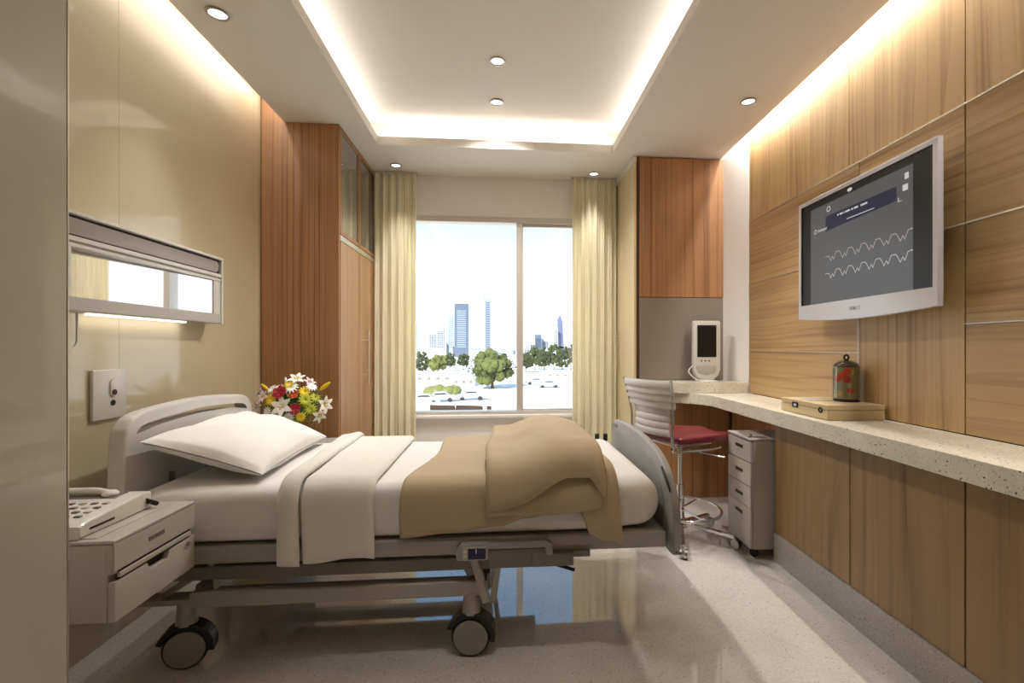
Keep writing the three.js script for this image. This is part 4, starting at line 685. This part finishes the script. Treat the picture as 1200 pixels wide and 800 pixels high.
{ // bedside terminal handset on the ledge
  const t = thing('handheld_terminal', 'white upright terminal with a black screen on the stone ledge', 'terminal', [1.525, 0.953, 3.60]);
  const x0 = 1.418, x1 = 1.632, y0 = 0.957, y1 = 1.425, D = 3.60;
  const sh = roundRect(x0, x1, y0 + 0.02, y1, 0.012); const o = [[x0, y1 - 0.012], [x0 + 0.012, y1], [x1 - 0.012, y1], [x1, y1 - 0.012], [x1, y0 + 0.09], [x1 - 0.015, y0 + 0.045], [x1 - 0.045, y0 + 0.015], [x1 - 0.085, y0 + 0.0], [x0 + 0.085, y0], [x0 + 0.03, y0 + 0.025], [x0 + 0.008, y0 + 0.06], [x0, y0 + 0.10]];
  part(t, 'body', plateD(o, D - 0.02, D + 0.03, [], 0.007), M.plastic);
  part(t, 'screen', box(x0 + 0.028, x1 - 0.034, y0 + 0.185, y1 - 0.035, D - 0.0225, D - 0.018, 0.0005), M.tvBlack, 'black screen');
  part(t, 'keypad', plateD(smoothLine([[x0 + 0.02, y0 + 0.10], [x0 + 0.03, y0 + 0.12], [x1 - 0.05, y0 + 0.12], [x1 - 0.035, y0 + 0.10], [x1 - 0.05, y0 + 0.06], [x0 + 0.1, y0 + 0.045], [x0 + 0.045, y0 + 0.06]], 40), D - 0.0235, D - 0.018, [], 0.001), M.plasticGrey, 'grey keypad');
  for (const k of [0, 1, 2]) part(t, 'button', box(x0 + 0.055 + k * 0.03, x0 + 0.07 + k * 0.03, y0 + 0.15, y0 + 0.162, D - 0.024, D - 0.018, 0.002), M.bedDark);
  part(t, 'base', lathe([[0, 0], [0.09, 0], [0.088, 0.006], [0.05, 0.012], [0, 0.014]], (x0 + x1) / 2 + 0.0, 0.9525, D + 0.0, 28), M.plastic);
  part(t, 'cord', tube([[x0 + 0.005, y0 + 0.12, D], [x0 - 0.03, y0 + 0.09, D - 0.01], [x0 - 0.035, y0 + 0.06, D - 0.02], [x0 + 0.01, y0 + 0.015, D - 0.04], [x0 + 0.06, y0 + 0.003, D - 0.05]], 0.005, 30, 8), M.plastic);
  right(t);
}
{ // drawer pedestal in the knee space
  const t = thing('drawer_pedestal', 'narrow grey four-drawer pedestal under the worktop', 'pedestal', [1.56, 0, 2.75]);
  const x0 = 1.386, x1 = 1.73, a = 2.602, b = 2.90, y0 = 0.055, y1 = 0.69;
  part(t, 'body', box(x0 + 0.016, x1, y0, y1 - 0.013, a, b, 0.003), M.pedGrey); part(t, 'top', box(x0 - 0.002, x1, y1 - 0.012, y1, a - 0.002, b + 0.002, 0.003), M.pedGrey);
  const ys = [y0 + 0.003, 0.29, 0.413, 0.552, y1 - 0.016];
  for (let i = 0; i < 4; i++) { const d = part(t, 'drawer', box(x0, x0 + 0.015, ys[i], ys[i + 1] - 0.004, a + 0.003, b - 0.003, 0.002), M.pedGrey); part(d, 'handle', box(x0 - 0.003, x0 + 0.001, [0.228, 0.336, 0.475, 0.618][i], [0.246, 0.354, 0.493, 0.636][i], 2.70, 2.79, 0.001), M.black, 'short dark recessed grip'); }
  for (const [x, d] of [[x0 + 0.04, a + 0.04], [x0 + 0.04, b - 0.04], [x1 - 0.04, a + 0.04], [x1 - 0.04, b - 0.04]]) { const g = new THREE.CylinderGeometry(0.024, 0.024, 0.02, 16); g.rotateX(Math.PI / 2); g.translate(x, 0.024, -d); part(t, 'castor', [g, rod([x, 0.03, d], [x, 0.056, d], 0.01)], M.rubber); }
  right(t);
  right(single('chrome_pen_tray', 'slim chrome tray lying on the drawer pedestal', 'tray', [1.46, 0.691, 2.68], [box(1.39, 1.50, 0.691, 0.697, 2.625, 2.65, 0.002), (() => { const g = new THREE.CylinderGeometry(0.009, 0.009, 0.14, 12); g.rotateX(Math.PI / 2); g.translate(1.40, 0.706, -2.70); return g; })()], M.chrome));
}
{ // swivel stool chair
  const t = thing('swivel_chair', 'chrome swivel chair with dark red seat and ribbed white back at the worktop', 'chair', [1.15, 0, 2.97]);
  t.rotation.y = 0.345; const P = (n, g, m, l) => part(t, n, g, m, l, true); // own frame: +x is the way the chair faces, d to its left
  const st = softBlock(-0.19, 0.31, 0.635, 0.685, -0.215, 0.215, 0.023, 0.004, 61, [24, 6, 24]); { const p = st.attributes.position; for (let i = 0; i < p.count; i++) { const x = p.getX(i), z = p.getZ(i), k = sstep(0.05, 0.31, x); p.setZ(i, z * (1 - 0.35 * k)); p.setY(i, p.getY(i) - 0.012 * k - 0.012 * (1 - Math.min(1, Math.abs(z) / 0.2))); } st.computeVertexNormals(); }
  P('seat', st, M.redLeather, 'dark red leather seat');
  P('seat_frame', [box(-0.13, 0.15, 0.605, 0.622, -0.12, 0.12, 0.004), tube([[0.18, 0.59, -0.16], [0.05, 0.592, -0.19], [-0.2, 0.60, -0.20], [-0.235, 0.62, -0.20]], 0.008, 24), tube([[0.18, 0.59, 0.16], [0.05, 0.592, 0.19], [-0.2, 0.60, 0.20], [-0.235, 0.62, 0.20]], 0.008, 24)], M.chrome);
  for (const s of [-1, 1]) P('back_post', tube([[-0.215, 0.60, 0.195 * s], [-0.232, 0.68, 0.198 * s], [-0.232, 0.80, 0.205 * s], [-0.25, 0.93, 0.222 * s], [-0.272, 1.02, 0.235 * s]], 0.0085, 30, 10), M.chrome, 'chrome back post');
  const nR = 8; for (let k = 0; k < nR; k++) { // padded ribs
    const y = 0.705 + k * 0.042, w = k < 4 ? 0.165 : 0.226, x = -0.225 - (k > 3 ? (k - 3) * 0.011 : 0), pts = [];
    const g = new RoundedBoxGeometry(0.024, 0.041, w * 2, 3, 0.0115); const q = g.attributes.position; const gg = new THREE.BoxGeometry(0.013, 0.041, w * 2, 3, 4, 16); const p = gg.attributes.position;
    for (let i = 0; i < p.count; i++) { const z = p.getZ(i), yy = p.getY(i) / 0.0205; const bend = 0.03 * (1 - Math.pow(z / w, 2)); p.setX(i, p.getX(i) * Math.sqrt(Math.max(0.12, 1 - 0.85 * yy * yy)) + x - bend + 0.0); p.setY(i, p.getY(i) + y); }
    gg.computeVertexNormals(); P('back_rib', toCreasedNormals(gg, 0.9), M.whiteLeather, undefined);
  }
  P('column', [rod([0, 0.10, 0], [0, 0.34, 0], 0.026, 0.024, 20), rod([0, 0.34, 0], [0, 0.606, 0], 0.015, 0.015, 16)], M.chrome, 'chrome gas column');
  P('lever', rod([0.02, 0.57, -0.05], [0.16, 0.54, -0.22], 0.005), M.chrome);
  { const g = new THREE.TorusGeometry(0.25, 0.009, 10, 60); g.rotateX(Math.PI / 2); g.translate(0, 0.185, 0); const sp = []; for (let k = 0; k < 3; k++) { const a = 0.4 + k * 2.094; sp.push(rod([0.02 * Math.cos(a), 0.185, 0.02 * Math.sin(a)], [0.25 * Math.cos(a), 0.185, 0.25 * Math.sin(a)], 0.006)); } P('foot_ring', [g, ...sp], M.chrome, 'chrome foot ring'); }
  P('hub', lathe([[0, 0.07], [0.045, 0.07], [0.045, 0.095], [0.032, 0.125], [0, 0.125]], 0, 0, 0, 24), M.chrome);
  for (let k = 0; k < 5; k++) {
    const a = -1.9 + k * 1.2566 - 0.345, cx = Math.cos(a), cz = Math.sin(a), R = 0.33; // (x, d)
    const lg = part(t, 'base_leg', beam([0.03 * cx, 0.095, 0.03 * cz], [R * cx, 0.068, R * cz], 0.03, 0.022, 0.006), M.chrome, undefined, true);
    const w = []; for (const s of [-0.013, 0.013]) { const g = new THREE.CylinderGeometry(0.027, 0.027, 0.016, 20); g.rotateX(Math.PI / 2); g.translate(0, 0, s); g.rotateY(0.7 + k * 1.1); g.translate(R * cx + 0.012, 0.027, -R * cz); w.push(g); }
    part(lg, 'castor', [...w, rod([R * cx, 0.03, R * cz], [R * cx, 0.07, R * cz], 0.008)], M.steel, 'twin-wheel castor', true);
  }
}
console.log('right done');
// ---------------------------------------------------------------- the town outside
{
  const GY = -6.4; // ground, some storeys below
  const gm = std({ color: 0xe9e6df, roughness: 0.9 }), conc = std({ color: 0xefece6, roughness: 0.85 });
  struct('ground', box(-900, 900, GY - 2, GY, 8, 1400, 0), gm, [0, GY, 600], 'pale paved ground outside the window');
  const wx = (px, D) => { const a = (px - 636) / 559; return D * (Math.sin(0.08849) + a * Math.cos(0.08849)) / (Math.cos(0.08849) - a * Math.sin(0.08849)); };
  const wy = (py, px, D) => { const a = (px - 636) / 559; return 1.21 + (408 - py) / 559 * D / (Math.cos(0.08849) - a * Math.sin(0.08849)); };
  const gl = (c) => phy({ color: c, roughness: 0.25, clearcoat: 0.6 });
  const tower = (label, p0, p1, top, D, wall, glass, opts = {}) => {
    const x0 = wx(p0, D), x1 = wx(p1, D), y1 = wy(top, (p0 + p1) / 2, D), w = x1 - x0, dep = opts.dep ?? w * 0.9, t = thing('tower', label, 'building', [(x0 + x1) / 2, GY, D + dep / 2]);
    if (opts.sail) { const g = plateD([[x0, GY], [x0, y1 - 4], [x0 + w * 0.35, y1], [x0 + w * 0.62, y1 - 6], [x0 + w * 0.82, y1 - 30], [x1, GY]], D, D + dep, [], 0.1); part(t, 'shaft', g, wall); }
    else part(t, 'shaft', box(x0, x1, GY, y1, D, D + dep, 0.2), wall);
    const fl = opts.floors ?? 14, cols = opts.cols ?? 1;
    for (let k = 0; k < fl; k++) for (let c = 0; c < cols; c++) { const y = lerp(GY + 8, y1 - (opts.sail ? 30 : 3), (k + 0.5) / fl), h = (y1 - GY - 11) / fl * 0.5, m = w * 0.08, cw = (w - m * 2) / cols; part(t, 'window_band', box(x0 + m + c * cw + 0.12 * cw, x0 + m + (c + 1) * cw - 0.12 * cw, y - h / 2, y + h / 2, D - 0.3, D + 0.1, 0), glass); }
    if (opts.crown) part(t, 'crown', prism([[x0, D], [x1, D], [x1, D + dep], [x0, D + dep]].map((p) => p), y1, y1 + 2.5, [[[x0 + 1, D + 1], [x0 + 1, D + dep - 1], [x1 - 1, D + dep - 1], [x1 - 1, D + 1]]]), wall);
    if (opts.spire) part(t, 'spire', rod([(x0 + x1) / 2 + (opts.sx ?? 0), y1, D + dep / 2], [(x0 + x1) / 2 + (opts.sx ?? 0), wy(opts.spire, (p0 + p1) / 2, D), D + dep / 2], 0.8, 0.15, 8), wall);
    return t;
  };
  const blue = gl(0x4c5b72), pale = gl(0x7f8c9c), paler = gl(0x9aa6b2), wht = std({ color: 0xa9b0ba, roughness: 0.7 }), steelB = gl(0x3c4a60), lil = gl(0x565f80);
  tower('dark blue-grey office tower with horizontal bands and a rimmed top', 532.5, 549, 359, 420, blue, pale, { floors: 18, crown: true });
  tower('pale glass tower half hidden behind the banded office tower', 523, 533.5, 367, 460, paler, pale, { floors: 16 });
  tower('white tower with rows of small windows beside the curtain', 512, 520, 384, 430, wht, steelB, { floors: 12, cols: 3 });
  tower('low white tower with small windows next to the left curtain', 502, 512, 388, 440, wht, steelB, { floors: 11, cols: 3 });
  tower('slender pale tower with a tall spire', 568, 575, 350, 520, pale, blue, { floors: 20, spire: 333, sx: -4 });
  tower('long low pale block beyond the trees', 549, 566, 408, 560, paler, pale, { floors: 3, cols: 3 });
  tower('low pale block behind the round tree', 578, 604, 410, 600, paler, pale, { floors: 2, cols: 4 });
  tower('white tower with dark windows right of the window bar', 621, 627, 400, 450, wht, steelB, { floors: 9, cols: 2 });
  tower('grey tower with close rows of windows', 627, 634.5, 392, 430, blue, steelB, { floors: 13, cols: 3 });
  tower('stepped grey tower behind the trees', 635, 643, 396, 440, wht, steelB, { floors: 11, cols: 3 });
  tower('small pale block at the foot of the towers', 614, 621, 410, 470, wht, steelB, { floors: 4, cols: 2 });
  tower('slim white tower with a mast beside the curved tower', 648.5, 654, 383, 430, wht, steelB, { floors: 12, cols: 2, spire: 361, sx: -2.5 });
  tower('lilac curved sail-shaped tower beside the right curtain', 653.5, 662.5, 369, 440, lil, pale, { floors: 10, sail: true });
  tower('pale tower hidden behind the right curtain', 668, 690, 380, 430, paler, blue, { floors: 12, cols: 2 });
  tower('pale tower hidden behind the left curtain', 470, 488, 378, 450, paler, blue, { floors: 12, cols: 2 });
  // trees
  const leaf = ['#39452a', '#555d2f', '#2f3926', '#666c38', '#464634'].map((c) => std({ color: c, roughness: 0.9 }));
  const bark = std({ color: 0x6a5a48, roughness: 0.9 });
  const tree = (label, px, base, rx, h, D, mi, group, squat = 1) => {
    const x = wx(px, D), s = D / 559, R = rx * s, Hh = h * s, t = thing('tree', label, 'tree', [x, GY, D], group), clumps = [], lv = [];
    const cy = GY + Hh * 0.53;
    for (let k = 0; k < 70; k++) { const a = rr(0, 6.283), e = Math.acos(rr(-0.85, 1)), q = rr(0.45, 0.86), g = new THREE.IcosahedronGeometry(R * rr(0.14, 0.24), 1); const p = g.attributes.position; for (let i = 0; i < p.count; i++) { const f = 0.85 + 0.3 * hash(Math.round(p.getX(i) * 50), Math.round(p.getY(i) * 50 + p.getZ(i) * 70), k); p.setXYZ(i, p.getX(i) * f, p.getY(i) * f, p.getZ(i) * f); } g.computeVertexNormals(); g.translate(x + R * q * Math.sin(e) * Math.cos(a), cy + Hh * 0.42 * q * Math.cos(e) * 1.15, -D + R * q * Math.sin(e) * Math.sin(a)); clumps.push(g); }
    for (let k = 0; k < 1300; k++) { const a = rr(0, 6.283), e = Math.acos(rr(-0.75, 1)), q = rr(0.72, 1.05), g = new THREE.BufferGeometry(), z = R * rr(0.035, 0.075); const c = [x + R * q * Math.sin(e) * Math.cos(a), cy + Hh * 0.44 * q * Math.cos(e), -D + R * q * Math.sin(e) * Math.sin(a)]; const v = []; for (let i = 0; i < 3; i++) v.push(c[0] + rr(-z, z), c[1] + rr(-z, z), c[2] + rr(-z, z)); g.setAttribute('position', new THREE.Float32BufferAttribute(v, 3)); g.computeVertexNormals(); lv.push(g); }
    part(t, 'crown', clumps, leaf[mi]); part(t, 'outer_leaves', lv, leaf[(mi + 1) % 5]).userData.kind = 'stuff';
    part(t, 'trunk', rod([x, GY, D], [x, cy, D], R * 0.07, R * 0.045, 10), bark);
  };
  tree('big round leafy tree in front of the towers', 577, 0, 27, 45, 91, 1);
  tree('dark tree beside the left curtain', 494, 0, 9, 32, 130, 2);
  tree('small yellow-green tree near the left curtain', 513, 0, 12, 22, 150, 3);
  tree('dark green tree at the foot of the banded tower', 527, 0, 8, 22, 165, 0);
  tree('grey-green tree between the banded tower and the round tree', 543, 0, 8, 20, 172, 2);
  for (const [px, h, D, mi] of [[616, 25, 148, 2], [627, 27, 165, 0], [638, 29, 148, 2], [649, 31, 165, 0], [659, 28, 148, 2], [669, 30, 165, 4], [680, 30, 148, 2]]) tree('green tree in the row beyond the right-hand pane', px, 0, 10, h + 2, D, mi, 'row of trees beyond the right-hand pane');
  // low hedge, white parapet and roofs
  const hd = []; for (let k = 0; k < 60; k++) { const D = 78 + rr(-1, 1), px = lerp(502, 535, k / 59), g = new THREE.IcosahedronGeometry(rr(0.5, 0.9), 1); g.translate(wx(px, D), GY + 0.5 + rr(0, 0.5), -D); hd.push(g); }
  single('hedge', 'low yellow-green hedge in front of the white buildings', 'hedge', [wx(518, 78), GY, 78], hd, leaf[3]);
  const wall = thing('parapet_wall', 'long white parapet wall with dark panels as shadow gaps below the window', 'wall', [-4, GY, 57]);
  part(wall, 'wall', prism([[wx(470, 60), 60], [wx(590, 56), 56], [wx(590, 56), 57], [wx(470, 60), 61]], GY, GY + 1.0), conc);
  for (const [a, b] of [[505, 534], [535.5, 566], [567.5, 576]]) part(wall, 'shadow_gap_panel', prism([[wx(a, 59), 58.2 - (a - 500) * 0.02], [wx(b, 58), 57.8 - (b - 500) * 0.02], [wx(b, 58), 57.9 - (b - 500) * 0.02], [wx(a, 59), 58.3 - (a - 500) * 0.02]], GY + 0.02, GY + 0.85), M.groove, 'dark panel standing in for a shadow gap under the wall');  // dark panels before the wall: the shade of the gaps put in as colour
  const house = (label, p0, p1, h, D) => { const x0 = wx(p0, D), x1 = wx(p1, D), t = thing('low_building', label, 'building', [(x0 + x1) / 2, GY, D]); part(t, 'walls', box(x0, x1, GY, GY + h, D, D + 8, 0.05), conc); part(t, 'roof', prism([[x0 - 0.4, D - 0.4], [x1 + 0.4, D - 0.4], [x1 + 0.4, D + 8.4], [x0 - 0.4, D + 8.4]], GY + h, GY + h + 0.25), conc); const n = Math.max(3, Math.round((x1 - x0) / 2.2)); for (let k = 0; k < n; k++) part(t, 'window', box(lerp(x0, x1, (k + 0.3) / n), lerp(x0, x1, (k + 0.75) / n), GY + h * 0.4, GY + h * 0.75, D - 0.05, D + 0.05, 0), M.bedDark); };
  house('low white building behind the hedge', 486, 529, 2.0, 104); house('low white building beside the round tree', 530, 556, 1.6, 96); house('low white building under the trees beyond the right-hand pane', 640, 676, 1.4, 120);
  const car = (px, D, label, turn) => { const x = wx(px, D), t = thing('parked_car', label, 'car', [x, GY, D], 'white cars parked outside'); t.rotation.y = turn; const Q = (n, g, m) => part(t, n, g, m, undefined, true);
    Q('body', plateD([[-2.1, 0.35], [-2.15, 0.75], [-1.3, 0.92], [-0.8, 1.4], [0.7, 1.42], [1.35, 0.98], [2.1, 0.9], [2.15, 0.35]], -0.85, 0.85, [], 0.08), wht); Q('window', plateD([[-0.95, 1.08], [-0.68, 1.30], [0.58, 1.32], [0.95, 1.08]], -0.87, 0.87, [], 0.01), M.black);
    for (const [a, b] of [[-1.3, -0.75], [1.3, -0.75], [-1.3, 0.75], [1.3, 0.75]]) { const g = new THREE.CylinderGeometry(0.33, 0.33, 0.2, 16); g.rotateX(Math.PI / 2); g.translate(a, 0.33, -b); Q('wheel', g, M.rubber); } };
  car(497, 66, 'white car parked beside the left curtain', 0.1); car(516, 69, 'white car parked in front of the hedge', 0.15); car(552, 71, 'white car parked between the hedge and the round tree', 0.1); car(628, 100, 'white car parked under the trees beyond the right-hand pane', 0); car(643, 92, 'white car parked on the open ground beyond the right-hand pane', 0.05);
  single('street_post', 'white post standing before the trees beyond the right-hand pane', 'post', [wx(642, 110), GY, 110], [rod([wx(642, 110), GY, 110], [wx(642, 110), GY + 2.6, 110], 0.14, 0.1, 10), box(wx(642, 110) - 0.2, wx(642, 110) + 0.2, GY + 2.5, GY + 2.75, 109.8, 110.2, 0.02)], wht);
}
scene.traverse((o) => { if (o.isMesh) { o.castShadow = true; o.receiveShadow = true; } });
renderer.render(scene, camera);
